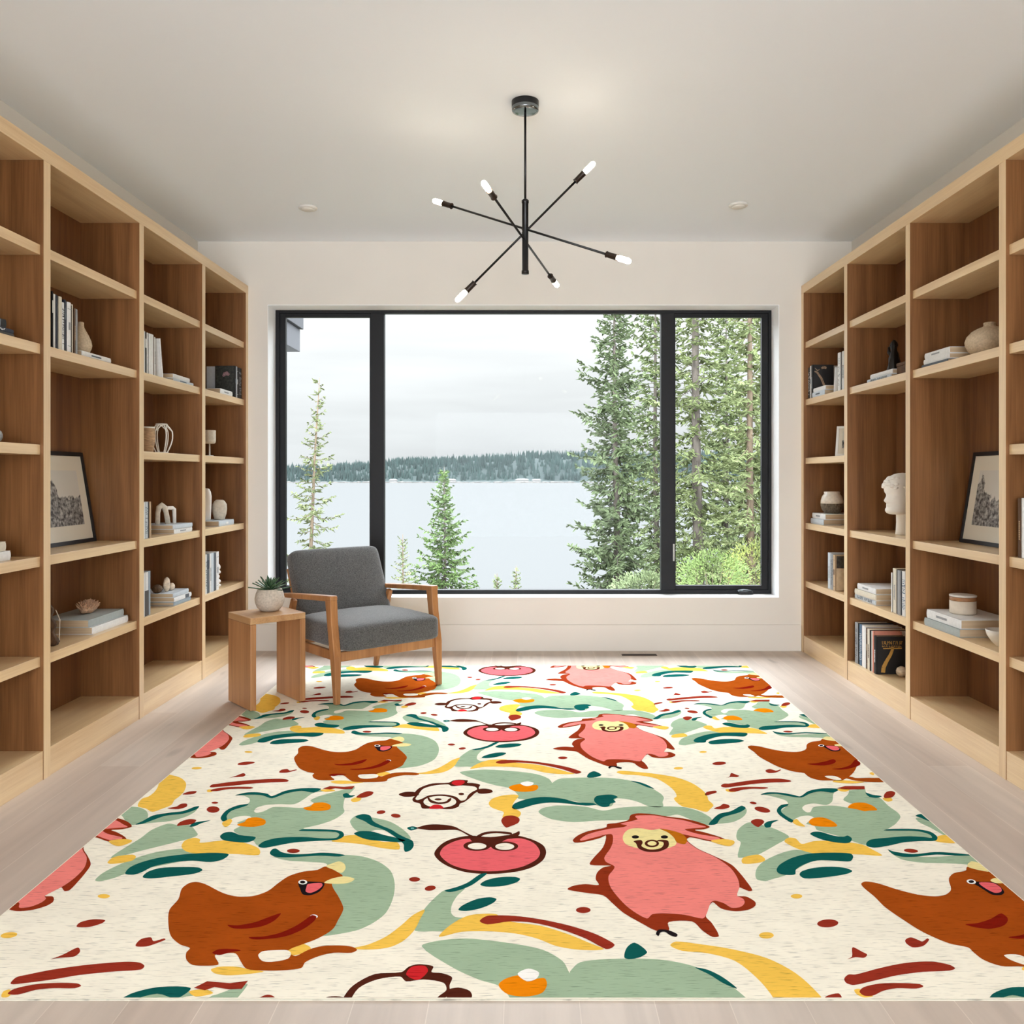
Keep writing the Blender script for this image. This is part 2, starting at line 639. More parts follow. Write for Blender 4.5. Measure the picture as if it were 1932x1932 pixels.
g = MB()
vs, fs = [], []
HX = [-900 + 20 * i for i in range(91)]
rows = [(1380, 0.0), (1398, 0.015), (1412, 0.12), (1440, 0.45), (1480, 0.85), (1540, 1.0), (1640, 0.9)]
for (y, k) in rows:
    for x in HX:
        vs.append((x, y, -9.0 + k * (hill_h(x) + 9)))
n = len(HX)
for j in range(len(rows) - 1):
    for i in range(n - 1):
        fs.append((j * n + i, j * n + i + 1, (j + 1) * n + i + 1, (j + 1) * n + i))
g.add(vs, fs, 0, True)
struct(g.build('hill', M_hill), 'low wooded hill on the far shore of the lake', 'hill')
M_far = mat('hazy_forest_foliage', (27, 40, 37), 0.95, noise=((0.06, 0.06, 0.02), 0.38, 3))  # blue cast of distant haze mixed into the needle colour
rnd = random.Random(5)
g = MB()
for k in range(5200):
    x = rnd.uniform(-640, 640)
    q = rnd.random()
    y = 1406 + 150 * q
    kk = 0
    for j in range(len(rows) - 1):
        if rows[j][0] <= y <= rows[j + 1][0]:
            tt = (y - rows[j][0]) / (rows[j + 1][0] - rows[j][0])
            kk = rows[j][1] + tt * (rows[j + 1][1] - rows[j][1])
    z = -9.0 + kk * (hill_h(x) + 9) - 1.0
    hh = rnd.uniform(8, 15) * (1.15 if rnd.random() < 0.12 else 1)
    r = hh * rnd.uniform(0.14, 0.24)
    a0 = rnd.random() * 6
    ring = [(x + r * math.cos(a0 + 2 * PI * i / 5), y + r * math.sin(a0 + 2 * PI * i / 5), z) for i in range(5)]
    g.add(ring + [(x + rnd.uniform(-.3, .3), y, z + hh)], [(i, (i + 1) % 5, 5) for i in range(5)], 0)
o = g.build('far_forest', M_far, weld=False)
tag(o, 'dense conifer forest covering the far shore, tinted blue green for haze', 'forest', kind='stuff')
M_rock = mat('pale_shore_rock', (74, 70, 66), 0.9, noise=((0.2, 0.2, 0.2), 0.3, 3))
g = MB()
for k in range(260):
    x = rnd.uniform(-420, 420)
    g.blob((x, 1378 + rnd.uniform(-2, 2), -9.0 + rnd.uniform(0, .8)), (rnd.uniform(3, 8), 3, rnd.uniform(.7, 1.9)), 6)
tag(g.build('shore_rocks', M_rock, weld=False), 'pale band of rocks along the far waterline', 'rocks', kind='stuff')
M_house = mat('white_house_siding', (92, 90, 87), 0.8)
M_hroof = mat('pale_house_roof', (80, 78, 77), 0.8)
for (px, wd_, hh, lb) in ((985, 22, 3.2, 'tiny white pavilion on the far shore, nearest the tall fir'),
                          (1012, 14, 2.6, 'tiny low boathouse right of the white pavilion'),
                          (742, 12, 2.6, 'tiny pale cottage on the far shore beside the left mullion'),
                          (852, 14, 2.8, 'tiny pale cottage behind the tip of the small fir')):
    x = (px - CX) * 1391 / F
    b_ = thing('shore_house', lb, 'house', (x, 1391, -8.8), group='houses on the far shore')
    MB().box(-wd_ / 2, wd_ / 2, -4, 4, 0, hh + 1.2).build('house_wall', M_house, b_)
    m_ = MB()
    w2 = wd_ / 2 + 1
    m_.add([(-w2, -5, hh + 1.2), (w2, -5, hh + 1.2), (w2, 5, hh + 1.2), (-w2, 5, hh + 1.2), (-w2 * .6, 0, hh + 3.6), (w2 * .6, 0, hh + 3.6)],
           [(0, 1, 5, 4), (1, 2, 5), (2, 3, 4, 5), (3, 0, 4), (0, 3, 2, 1)])
    m_.build('house_roof', M_hroof, b_)

# eave of the house outside the left pane
M_eave = mat('grey_eave_boards', (62, 62, 65), 0.7)
M_eave2 = mat('dark_eave_boards', (50, 50, 53), 0.7)
ye = 9.0
e0, e1 = at(566, 622, ye), at(566, 664, ye)
ev = bpy.data.objects.new('roof_eave', None)
ev.location = (e0.x, ye, e1.z)
COL.objects.link(ev)
struct(ev, 'grey roof eave corner outside the upper left pane', 'eave')
hz = e0.z - e1.z
MB().box(-1.2, 0, -2.2, 0, 0, hz).build('fascia_board', M_eave, ev, bevel=0.004)
MB().box(-1.2, 0.03, -2.25, 0.03, hz + 0.006, hz + 0.32).build('gutter_board', M_eave2, ev, bevel=0.004)


def conifer(name, label, base, top, zc, rmax, seed, n_br, foliage, bark, r0=0.12, spray=0.30, step=0.13,
            prof=None, up=0.35, lean_tip=True, twig_w=0.05, group='conifers outside the window'):
    """base, top: points; zc: height where the crown starts; branches carry flat needle sprays"""
    R = random.Random(seed)
    base, top = Vector(base), Vector(top)
    root = thing(name, label, 'tree', base, group=group)
    ax = top - base
    H = ax.z

    def trunk_at(z):
        k = (z - base.z) / H
        return ax * k + Vector((0.05 * math.sin(k * 9 + seed), 0.04 * math.sin(k * 7), 0)) * (1 - k)
    tr_ = MB()
    N = 14
    tr_.tube([trunk_at(base.z + H * i / N) for i in range(N + 1)], [r0 * (1 - i / N) ** 0.8 + 0.006 for i in range(N + 1)], 8)
    tr_.build('trunk', bark, root)
    br = MB()
    fo = MB()
    if prof is None:
        prof = lambda q: q ** 0.8
    az = R.random() * 6
    for i in range(n_br):
        q = ((i + R.random() * 0.8) / n_br) ** 0.85
        z = top.z - 0.12 - q * (top.z - 0.12 - zc)
        az += 2.4 + R.uniform(-.5, .5)
        L = max(0.10, rmax * prof(q) * R.uniform(0.42, 1.12))
        p0 = trunk_at(z)
        d = Vector((math.cos(az), math.sin(az), 0))
        rise = up * (1 - 1.9 * q) - 0.12 * q + R.uniform(-.18, .18)
        pts = []
        for k in range(5):
            s = k / 4
            pts.append(p0 + d * (L * s) + Vector((0, 0, L * (rise * s - 0.28 * q * math.sin(s * 2.4) + 0.16 * s * s))))
        br.tube(pts, [0.010 + 0.006 * L, 0.008 + 0.004 * L, 0.007, 0.005, 0.002], 3, cap=False)
        nst = max(3, int(L / step * 1.3))
        for k in range(nst + 1):
            s = 0.16 + 0.84 * k / nst
            i0 = min(3, int(s * 4))
            p = pts[i0].lerp(pts[i0 + 1], s * 4 - i0)
            tg = (pts[i0 + 1] - pts[i0]).normalized()
            sd = tg.cross(Vector((0, 0, 1))).normalized()
            for side in ((-1, 1) if k < nst else (-1, 0, 1)):
                if R.random() < 0.10:
                    continue
                dr = (tg * R.uniform(.1, .9) + sd * side * R.uniform(.3, 1.0) + Vector((0, 0, R.uniform(-.75, .40)))).normalized()
                l_ = spray * 1.15 * (1.15 - 0.60 * s) * R.uniform(.35, 1.45) * (0.6 + 0.4 * min(1, L / 0.8))
                w_ = twig_w * 1.55 * R.uniform(.6, 1.5)
                nv = dr.cross(Vector((R.uniform(-.4, .4), R.uniform(-.4, .4), 1))).normalized() * w_
                nu = dr.cross(nv).normalized() * w_
                a, b2 = p, p + dr * l_
                m0 = p + dr * l_ * 0.35
                m1 = p + dr * l_ * 0.8
                fo.add([a, m0 + nv, m1 + nv * .7, b2, m1 - nv * .7, m0 - nv], [(0, 1, 2, 3), (0, 3, 4, 5)])
                fo.add([a, m0 + nu * .7, b2, m0 - nu * .7], [(0, 1, 2, 3)])
    br.build('branches', bark, root, weld=False)
    fo.build('needle_foliage', foliage, root, weld=False)
    return root


def leafmat(name, rgb, amt=0.35):
    m = mat(name, rgb, 0.75, spec=0.2, noise=((1.6, 1.6, 2.2), amt, 3))
    return m


F1 = leafmat('fir_needles', (80, 90, 62))
F2 = leafmat('spruce_needles', (80, 98, 56))
F3 = leafmat('olive_needles', (96, 106, 70))
F4 = leafmat('pine_needles', (102, 110, 72))
F5 = leafmat('thin_pine_needles', (88, 94, 62))
B1 = mat('grey_bark', (84, 76, 68), 0.95, noise=((8, 8, 2), 0.3, 3))
B2 = mat('brown_bark', (90, 76, 60), 0.95, noise=((8, 8, 2), 0.3, 3))


def tree_at(name, label, px_b, px_t, py_t, Y, zb, zc, rmax, seed, n_br, fo, bk, **k):
    t_ = at(px_t, py_t, Y)
    return conifer(name, label, ((px_b - CX) * Y / F, Y, zb), t_, zc, rmax, seed, n_br, fo, bk, **k)


tree_at('pine_tree', 'thin open pine behind the left pane, behind the armchair', 566, 603, 712, 22, -5.2, -3.0, 1.10, 3, 105, F5, B2,
        r0=0.075, spray=0.19, step=0.075, up=0.5, twig_w=0.016, prof=lambda q: (0.12 + 1.15 * q) if q < 0.55 else 0.70 + 0.38 * math.sin(q * 20))
tree_at('fir_tree', 'small dense fir in front of the open water', 840, 838, 880, 24, -5.4, -3.4, 1.40, 8, 210, F2, B1,
        r0=0.07, spray=0.17, step=0.070, up=0.50, twig_w=0.020)
tree_at('fir_tree', 'tall dark fir left of the right mullion, cut by the window top', 1166, 1158, 520, 28, -6.2, -4.4, 2.45, 11, 330, F1, B1,
        r0=0.16, spray=0.26, step=0.085, up=0.25, twig_w=0.026, prof=lambda q: (0.16 + 0.88 * q ** 0.75) * (0.82 + 0.18 * math.sin(q * 55)))
tree_at('fir_sapling', 'thin pale sapling between mullion and small fir', 762, 760, 1008, 20, -4.9, -2.2, 0.55, 21, 70, F3, B2,
        r0=0.03, spray=0.12, step=0.07, up=0.7, twig_w=0.010)
tree_at('fir_sapling', 'tiny fir top above the window bottom near the centre', 974, 974, 1068, 21, -5.0, -2.2, 0.30, 22, 44, F3, B2,
        r0=0.03, spray=0.11, step=0.07, up=0.5, twig_w=0.012)
tree_at('fir_sapling', 'tiny bushy sapling top left of the tiny fir top', 938, 938, 1082, 21, -5.0, -2.2, 0.38, 23, 40, F3, B2,
        r0=0.03, spray=0.11, step=0.07, up=0.7, twig_w=0.012)
tree_at('pine_tree', 'tall olive pine just left of the right mullion, behind the dark fir', 1238, 1236, 480, 36, -6.0, -4.0, 2.5, 31, 220, F3, B1,
        r0=0.15, spray=0.28, step=0.12, up=0.25, twig_w=0.030, prof=lambda q: 0.45 + 0.55 * q)
tree_at('pine_tree', 'big pine with bare grey trunk in the left half of the right pane', 1318, 1308, 150, 34, -5.6, -2.6, 2.9, 32, 250, F4, B1,
        r0=0.25, spray=0.28, step=0.12, up=0.15, twig_w=0.030, prof=lambda q: 0.55 + 0.40 * math.sin(q * 34) * q + 0.2 * q)
tree_at('pine_tree', 'slim pine with leaning trunk in the right half of the right pane', 1420, 1410, 260, 31, -5.2, -2.4, 2.3, 33, 230, F4, B2,
        r0=0.17, spray=0.27, step=0.11, up=0.15, twig_w=0.028, prof=lambda q: (0.5 + 0.5 * q) * (0.8 + 0.2 * math.sin(q * 48)))
tree_at('pine_tree', 'hazy pine furthest back behind the right pane', 1372, 1370, 560, 46, -6.4, -4.6, 3.4, 34, 240, F3, B1,
        r0=0.16, spray=0.36, step=0.15, up=0.3, twig_w=0.040, prof=lambda q: 0.2 + 0.8 * q)
tree_at('pine_tree', 'pine at the right edge of the right pane, partly hidden by the frame', 1462, 1460, 430, 40, -6.0, -4.0, 3.4, 35, 230, F4, B1,
        r0=0.16, spray=0.32, step=0.14, up=0.25, twig_w=0.036, prof=lambda q: 0.35 + 0.65 * q)


def shrub(label, c, r, seed, m, n=900, l=0.16):
    R = random.Random(seed)
    root = thing('shrub', label, 'shrub', (c[0], c[1], c[2] - r[2]), group='shrubs below the right pane')
    n = int(n * 2.2)
    l *= 0.6
    fo = MB()
    for k in range(n):
        u = Vector((R.gauss(0, 1), R.gauss(0, 1), R.gauss(0, 1))).normalized()
        s = R.uniform(.55, 1.0)
        p = Vector((u.x * r[0] * s, u.y * r[1] * s, r[2] + u.z * r[2] * s))
        d = (u + Vector((R.uniform(-.6, .6), R.uniform(-.6, .6), R.uniform(-.2, .9)))).normalized()
        wv = d.orthogonal().normalized() * (l * 0.22)
        fo.add([p, p + d * l * .5 + wv, p + d * l, p + d * l * .5 - wv], [(0, 1, 2, 3)])
    fo.build('leaves', m, root, weld=False)
    st = MB()
    for k in range(7):
        a = k * 0.9
        st.tube([(0.05 * math.cos(a), 0.05 * math.sin(a), -0.4), (r[0] * .6 * math.cos(a), r[1] * .6 * math.sin(a), r[2] * 1.3)], [0.02, 0.006], 5)
    st.build('stems', B2, root, weld=False)


p = at(1345, 1085, 25)
shrub('rounded light green shrub below the bare grey pine trunk', p, (1.1, 0.9, 0.75), 41, leafmat('shrub_leaves', (84, 100, 52)))
p = at(1425, 1075, 27)
shrub('yellow green shrub at the lower right corner of the right pane', p, (1.0, 0.9, 1.0), 42, leafmat('shrub_leaves_yellow', (98, 104, 50)))
p = at(1215, 1110, 26)
shrub('low pale shrub beside the right mullion foot', p, (1.1, 0.8, 0.5), 43, leafmat('shrub_leaves_pale', (96, 106, 74)))
p = at(1285, 1080, 33)
shrub('olive shrub behind the left edge of the right pane', p, (0.9, 0.9, 1.2), 44, leafmat('shrub_leaves_olive', (80, 90, 50)))
# ------------------------------------------------------------------ bookcases
XF = 2.03                      # bookcase front plane
DIV = [6.199, 5.364, 4.494, 3.604, 2.730, 1.860]
TH = 0.052
LV = {'a': 2.258, 'b': 1.840, 'c': 1.415, 'd': 0.942, 'e': 0.520}
ZB, ZT = 0.122, 2.616
SH = 0.043


def bookcase(s, label, bays):
    x0, y0 = s * (XF + 0.17), 4.03
    root = thing('bookcase', label, 'bookcase', (x0, y0, 0), group=None)

    def bb(mb, da, db, ya, yb, za, zb):
        xa, xb = s * (XF + da) - x0, s * (XF + db) - x0
        return mb.box(min(xa, xb), max(xa, xb), ya - y0, yb - y0, za, zb)
    for y in DIV:
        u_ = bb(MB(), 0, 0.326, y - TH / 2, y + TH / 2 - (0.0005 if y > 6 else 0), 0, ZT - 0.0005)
        u_.m[3 if s < 0 else 5] = 1          # front edge in the lit oak tone, other faces in the shaded one
        u_.build('upright_panel', [M_oak_shade, M_oak_v], root)
    bb(MB(), -0.001, 0.369, DIV[-1] - TH / 2, DIV[0] + TH / 2 - 0.0005, ZT, ZT + 0.062).build('top_panel', M_oak_h, root, bevel=0.0015)
    for i, lv in enumerate(bays):
        ya, yb = DIV[i + 1] + TH / 2 + 0.0004, DIV[i] - TH / 2 - 0.0004
        bb(MB(), 0.002, 0.022, ya, yb, 0, ZB).build('plinth', M_oak_h, root, bevel=0.0012)
        bb(MB(), 0.0224, 0.309, ya, yb, ZB - 0.024, ZB - 0.0004).build('bottom_board', M_oak_h, root)
        bb(MB(), 0.3095, 0.326, ya, yb, ZB - 0.02, ZT - 0.0005).build('back_panel', M_oak_shade, root)
        for c in lv:
            bb(MB(), 0.014, 0.309, ya, yb, LV[c] - SH, LV[c]).build('shelf', M_oak_h, root, bevel=0.0015)
    return root


bookcase(-1, 'built in oak bookcase filling the left wall, books and vases on its shelves',
         ['abcde', 'abcde', 'abde', 'abcde', 'abcde'])
bookcase(1, 'built in oak bookcase filling the right wall, with the sculpted white head',
         ['abcde', 'abde', 'abde', 'abcde', 'abcde'])


def sqbar(mb, p0, p1, a0, b0, a1, b1, mi=0):
    """tapered bar of rectangular section between two points; a along x, b across"""
    p0, p1 = Vector(p0), Vector(p1)
    d = (p1 - p0).normalized()
    ux = Vector((1, 0, 0)) if abs(d.x) < 0.8 else Vector((0, 1, 0))
    ux = (ux - d * ux.dot(d)).normalized()
    uy = d.cross(ux)
    vs = []
    for p, a, b in ((p0, a0, b0), (p1, a1, b1)):
        for sx, sy in ((-1, -1), (1, -1), (1, 1), (-1, 1)):
            vs.append(p + ux * (sx * a / 2) + uy * (sy * b / 2))
    mb.add(vs, [(3, 2, 1, 0), (4, 5, 6, 7), (0, 1, 5, 4), (1, 2, 6, 5), (2, 3, 7, 6), (3, 0, 4, 7)], mi)
    return mb


def chain(mb, pts, secs):
    """smooth bar of rectangular section through several points, secs: (across x, thickness)"""
    pts = [Vector(p) for p in pts]
    vs, fs = [], []
    for i, p in enumerate(pts):
        d = (pts[min(i + 1, len(pts) - 1)] - pts[max(0, i - 1)]).normalized()
        ux = Vector((1, 0, 0))
        ux = (ux - d * ux.dot(d)).normalized()
        uy = d.cross(ux)
        a, b = secs[i]
        for sx, sy in ((-1, -1), (1, -1), (1, 1), (-1, 1)):
            vs.append(p + ux * (sx * a / 2) + uy * (sy * b / 2))
    for i in range(len(pts) - 1):
        for k in range(4):
            fs.append((i * 4 + k, i * 4 + (k + 1) % 4, i * 4 + 4 + (k + 1) % 4, i * 4 + 4 + k))
    fs.append((3, 2, 1, 0))
    n = len(pts) * 4
    fs.append((n - 4, n - 3, n - 2, n - 1))
    return mb.add(vs, fs, 0)


def cushion(mb, a, b, c, e1=0.28, e2=0.16, crown=0.0, M=None, nu=26, nv=64, under=0.0):
    """puffy box: half sizes a, b, c"""
    def sp(v, e):
        return math.copysign(abs(v) ** e, v)
    vs, fs = [], []
    for i in range(nu + 1):
        ph = -PI / 2 + PI * i / nu
        for k in range(nv):
            th = 2 * PI * k / nv
            x = sp(math.cos(ph), e1) * sp(math.cos(th), e2)
            y = sp(math.cos(ph), e1) * sp(math.sin(th), e2)
            z = sp(math.sin(ph), e1)
            zz = c * z
            fall = max(0, (1 - x * x)) * max(0, (1 - y * y))
            if z > 0:
                zz += crown * fall ** 0.6
            else:
                zz -= under * fall ** 0.6
            p = Vector((a * x, b * y, zz))
            vs.append(M @ p if M is not None else p)
    for i in range(nu):
        for k in range(nv):
            p, q = i * nv + k, i * nv + (k + 1) % nv
            fs.append((p, q, q + nv, p + nv))
    return mb.add(vs, fs, 0, True)


def fabric(name, rgb, rgb2):
    m = bpy.data.materials.new(name)
    m.use_nodes = True
    t = m.node_tree
    b = t.nodes['Principled BSDF']
    tc = t.nodes.new('ShaderNodeTexCoord')
    outs = []
    for s in ((900, 120, 120), (120, 900, 900)):
        mp = t.nodes.new('ShaderNodeMapping')
        mp.inputs['Scale'].default_value = s
        t.links.new(tc.outputs['Object'], mp.inputs[0])
        n = t.nodes.new('ShaderNodeTexNoise')
        n.inputs['Scale'].default_value = 1.0
        n.inputs['Detail'].default_value = 1
        t.links.new(mp.outputs[0], n.inputs['Vector'])
        outs.append(n)
    ad = t.nodes.new('ShaderNodeMath')
    ad.operation = 'ADD'
    t.links.new(outs[0].outputs[0], ad.inputs[0])
    t.links.new(outs[1].outputs[0], ad.inputs[1])
    rp = t.nodes.new('ShaderNodeValToRGB')
    rp.color_ramp.elements[0].position = 0.78
    rp.color_ramp.elements[0].color = lin(rgb2)
    rp.color_ramp.elements[1].position = 1.25 if False else 1.0
    rp.color_ramp.elements[1].color = lin(rgb)
    mr = t.nodes.new('ShaderNodeMapRange')
    mr.inputs[1].default_value = 0.7
    mr.inputs[2].default_value = 1.3
    t.links.new(ad.outputs[0], mr.inputs[0])
    rp.color_ramp.elements[0].position = 0.2
    rp.color_ramp.elements[1].position = 0.8
    t.links.new(mr.outputs[0], rp.inputs[0])
    t.links.new(rp.outputs[0], b.inputs['Base Color'])
    b.inputs['Roughness'].default_value = 0.95
    b.inputs['Sheen Weight'].default_value = 0.25
    bp = t.nodes.new('ShaderNodeBump')
    bp.inputs['Strength'].default_value = 0.35
    bp.inputs['Distance'].default_value = 0.002
    t.links.new(ad.outputs[0], bp.inputs['Height'])
    t.links.new(bp.outputs[0], b.inputs['Normal'])
    return m


# ------------------------------------------------------------------ armchair
M_grey = fabric('charcoal_weave', (104, 103, 101), (50, 49, 48))
RUGZ = 0.006
ch = thing('armchair', 'charcoal fabric armchair with open oak arms, standing by the window on the rug', 'armchair',
           (-1.043, 5.255, 0), math.radians(41.2))
for sx in (-1, 1):
    l = MB()
    chain(l, [(sx * .347, -.388, RUGZ + 0.0005), (sx * .345, -.368, .27), (sx * .345, -.335, .45), (sx * .345, -.318, .580)],
          [(.030, .032), (.046, .052), (.044, .052), (.046, .062)])
    l.build('leg', M_chairwood, ch, bevel=0.005, seg=3)
    l = MB()
    chain(l, [((.352 if sx > 0 else -.322), .352, (.0005 if sx > 0 else RUGZ + .0005)), (sx * .340, .272, .245), (sx * .338, .210, .40), (sx * .338, .155, .535)],
          [(.028, .030), (.036, .048), (.034, .042), (.030, .034)])
    l.build('leg', M_chairwood, ch, bevel=0.005, seg=3)
    l = MB()
    chain(l, [(sx * .345, -.352, .594), (sx * .348, -.28, .589), (sx * .352, -.05, .574), (sx * .352, .20, .556), (sx * .348, .362, .543)],
          [(.048, .030), (.050, .032), (.052, .031), (.046, .028), (.030, .020)])
    l.build('armrest', M_chairwood, ch, bevel=0.008, seg=3)
    l = MB()
    l.box(min(sx * .312, sx * .336), max(sx * .312, sx * .336), -.345, .27, .238, .292)
    l.build('seat_rail', M_chairwood, ch, bevel=0.004)
MB().box(-.325, .325, -.378, -.352, .238, .292).build('seat_rail', M_chairwood, ch, bevel=0.004)
MB().box(-.315, .315, .235, .262, .238, .292).build('seat_rail', M_chairwood, ch, bevel=0.004)
m_ = MB()
cushion(m_, .322, .300, .074, 0.26, 0.13, crown=0.030, M=Matrix.Translation((0, -.148, .3665)))
m_.build('seat_cushion', M_grey, ch)
tilt = math.radians(-24)
MBk = Matrix.Translation((0.030, .262, .585)) @ Matrix.Rotation(tilt, 4, 'X')
m_ = MB()
# the cushion's flat side faces forward (-y); build lying then stand it up
cushion(m_, .318, .240, .052, 0.34, 0.16, crown=0.016, M=MBk @ Matrix.Rotation(PI / 2, 4, 'X'))
m_.build('back_cushion', M_grey, ch)
m_ = MB()
for xx in (-.29, .29):
    m_.box(xx - .016, xx + .016, .056, .076, -.30, .15, M=MBk)
for zz in (-.22, -.05, .12):
    m_.box(-.29, .29, .058, .074, zz - .02, zz + .02, M=MBk)
m_.build('back_frame', M_chairwood, ch, bevel=0.003)

# ------------------------------------------------------------------ side table and succulent
TX, TY, TA = -1.465, 4.818, math.radians(41.5)
tb = thing('side_table', 'oak waterfall side table with two slab legs, beside the armchair', 'side table', (TX, TY, 0), TA)
M_tt = wood('side_table_top_oak', (198, 158, 112), (166, 122, 80), 1, rough=0.4)
MB().box(-.1625, .1625, -.15, .15, .474, .510).build('tabletop', M_tt, tb, bevel=0.003)
MB().box(-.1625, -.1285, -.15, .15, RUGZ + .0005, .4735).build('slab_leg', M_tablewood, tb, bevel=0.003)
MB().box(.1285, .1625, -.15, .15, RUGZ + .0005, .4735).build('slab_leg', M_tablewood, tb, bevel=0.003)

M_stone = mat('speckled_stone_glaze', (190, 178, 162), 0.75, noise=((90, 90, 90), 0.18, 4), bump=((140, 140, 140), 0.2, 0.002))
M_soil = mat('dark_potting_soil', (52, 42, 34), 0.95, noise=((120, 120, 120), 0.4, 2))
M_succ = mat('succulent_leaf', (70, 98, 66), 0.45, noise=((14, 14, 14), 0.28, 2))
M_succ2 = mat('succulent_tip', (118, 128, 84), 0.5)
ps = thing('potted_succulent', 'spiky green succulent in a round speckled pot on the side table', 'potted plant', (-1.464, 4.868, 0.5104))
MB().lathe([(.042, 0), (.052, .003), (.070, .022), (.081, .050), (.083, .072), (.077, .100), (.068, .122), (.064, .127), (.060, .124), (.060, .108)], 36).build('pot', M_stone, ps)
MB().lathe([(.0605, .106), (.040, .112), (.0, .114)], 24).build('soil', M_soil, ps)
R = random.Random(4)
lf = MB()


def leaf_blade(mb, p0, az, el, L, wd, th, curl, mi=0):
    d = Vector((math.cos(az), math.sin(az), 0))
    sd = Vector((-math.sin(az), math.cos(az), 0))
    N = 6
    vs = []
    for i in range(N + 1):
        s = i / N
        e = el + curl * s
        # integrate direction
        q = p0.copy()
        for j in range(i):
            ee = el + curl * j / N
            q = q + (d * math.cos(ee) + Vector((0, 0, 1)) * math.sin(ee)) * (L / N)
        up = d * -math.sin(e) + Vector((0, 0, 1)) * math.cos(e)
        wdt = wd * (0.55 + 0.9 * s - 1.45 * s ** 3) if i < N else 0.0006
        vs += [q + sd * wdt + up * th * .4, q + up * th * -0.5, q - sd * wdt + up * th * .4, q + up * th * (0.10)]
    fs = []
    for i in range(N):
        for k in range(4):
            fs.append((i * 4 + k, i * 4 + (k + 1) % 4, i * 4 + 4 + (k + 1) % 4, i * 4 + 4 + k))
    mb.add(vs, fs, mi, True)


for k in range(30):
    az = k * 2.39996 + R.uniform(-.2, .2)
    q = k / 29
    el = 1.25 - 1.05 * q + R.uniform(-.1, .1)
    L = 0.062 + 0.046 * q + R.uniform(-.010, .010)
    leaf_blade(lf, Vector((0.010 * math.cos(az), 0.010 * math.sin(az), .112 + .02 * (1 - q))), az, el, L, .0118, .007, R.uniform(-.35, .1), 0)
lf.build('rosette_leaves', M_succ, ps)

# ------------------------------------------------------------------ chandelier
CHY = 3.90
chx = (991 - CX) * CHY / F
cd = thing('chandelier', 'black starburst chandelier with six lit tube bulbs, hanging from the ceiling', 'chandelier', (chx, CHY, HC))


def cz(py, y=CHY):
    return EYE - (py - CY) * y / F - HC


m_ = MB()
m_.lathe([(.0, -.050), (.046, -.050), (.060, -.046), (.062, -.042), (.062, -.028)], 40, 1)
m_.lathe([(.0625, -.028), (.0625, -.0005)], 40, 0)
m_.build('canopy', [M_iron, M_chrome], cd, weld=False)
MB().tube([(0, 0, cz(378) - .005), (0, 0, -.05)], .0055, 12).build('stem', M_iron, cd)
m_ = MB()
m_.lathe([(.0, cz(517)), (.017, cz(517)), (.017, cz(511)), (.0145, cz(510)), (.0145, cz(384)), (.0165, cz(383)), (.0165, cz(378)), (.010, cz(376))], 24)
m_.build('hub_tube', M_iron, cd)
bm_ = bpy.data.materials.new('lit_bulb_glass')
bm_.use_nodes = True
t = bm_.node_tree
b = t.nodes['Principled BSDF']
b.inputs['Base Color'].default_value = (1, 0.9, 0.7, 1)
b.inputs['Emission Color'].default_value = (1.0, 0.86, 0.66, 1)
b.inputs['Emission Strength'].default_value = 24.0
b.inputs['Roughness'].default_value = 0.1
fm_ = bpy.data.materials.new('glowing_filament')
fm_.use_nodes = True
b = fm_.node_tree.nodes['Principled BSDF']
b.inputs['Emission Color'].default_value = (1.0, 0.86, 0.62, 1)
b.inputs['Emission Strength'].default_value = 40.0
M_sock = mat('bronze_socket', (48, 36, 28), 0.4, metal=0.5)
ARMS = [((817, 378), 4.183, (1190, 494), 3.617), ((911, 343), 3.429, (1052, 540), 4.371), ((1122, 306), 3.87, (860, 569), 3.93)]
for (pa, ya, pb, yb) in ARMS:
    a = at(pa[0], pa[1], ya) - Vector((chx, CHY, HC))
    b2 = at(pb[0], pb[1], yb) - Vector((chx, CHY, HC))
    d = (b2 - a).normalized()
    bl, sl = 0.068, 0.056
    r_ = MB().tube([a + d * (bl + sl - .01), b2 - d * (bl + sl - .01)], .0052, 10)
    mid = (a + b2) / 2
    r_.tube([mid - d * .012, mid + d * .012], .009, 10)
    arm = r_.build('arm', M_iron, cd)
    for (tip, dd) in ((a, d), (b2, -d)):
        k0, k1 = tip + dd * bl, tip + dd * (bl + sl)
        MB().tube([k0, k0 + dd * .004, k1 - dd * .004, k1], [.0145, .0135, .0125, .0150], 16).build('socket', M_sock, arm)
        q = MB()
        q.tube([tip, tip + dd * .004, tip + dd * .014, k0 - dd * .012, k0], [.003, .009, .0125, .0125, .009], 16, 0)
        q.tube([tip + dd * .012, k0], [.004, .004], 6, 1)
        q.build('bulb', [bm_, fm_], arm, weld=False)
# ------------------------------------------------------------------ books
BC = {'white': (226, 226, 224), 'cream': (214, 206, 188), 'navy': (34, 38, 54), 'black': (26, 25, 25), 'grey': (148, 150, 152),
      'bluegrey': (150, 164, 174), 'brown': (92, 66, 46), 'tan': (188, 160, 126), 'salmon': (204, 136, 116), 'blue': (70, 100, 128),
      'sagegrey': (164, 172, 170), 'slate': (84, 92, 100), 'lightblue': (196, 204, 210), 'dgrey': (74, 72, 70), 'gold': (190, 146, 70)}
BM = {k: mat('book_cover_' + k, v, 0.55, noise=((60, 60, 60), 0.05, 3)) for k, v in BC.items()}
M_page = mat('book_page_block', (188, 166, 136), 0.85, noise=((4, 4, 420), 0.12, 2))
M_page_up = mat('book_page_edge', (200, 182, 152), 0.85)


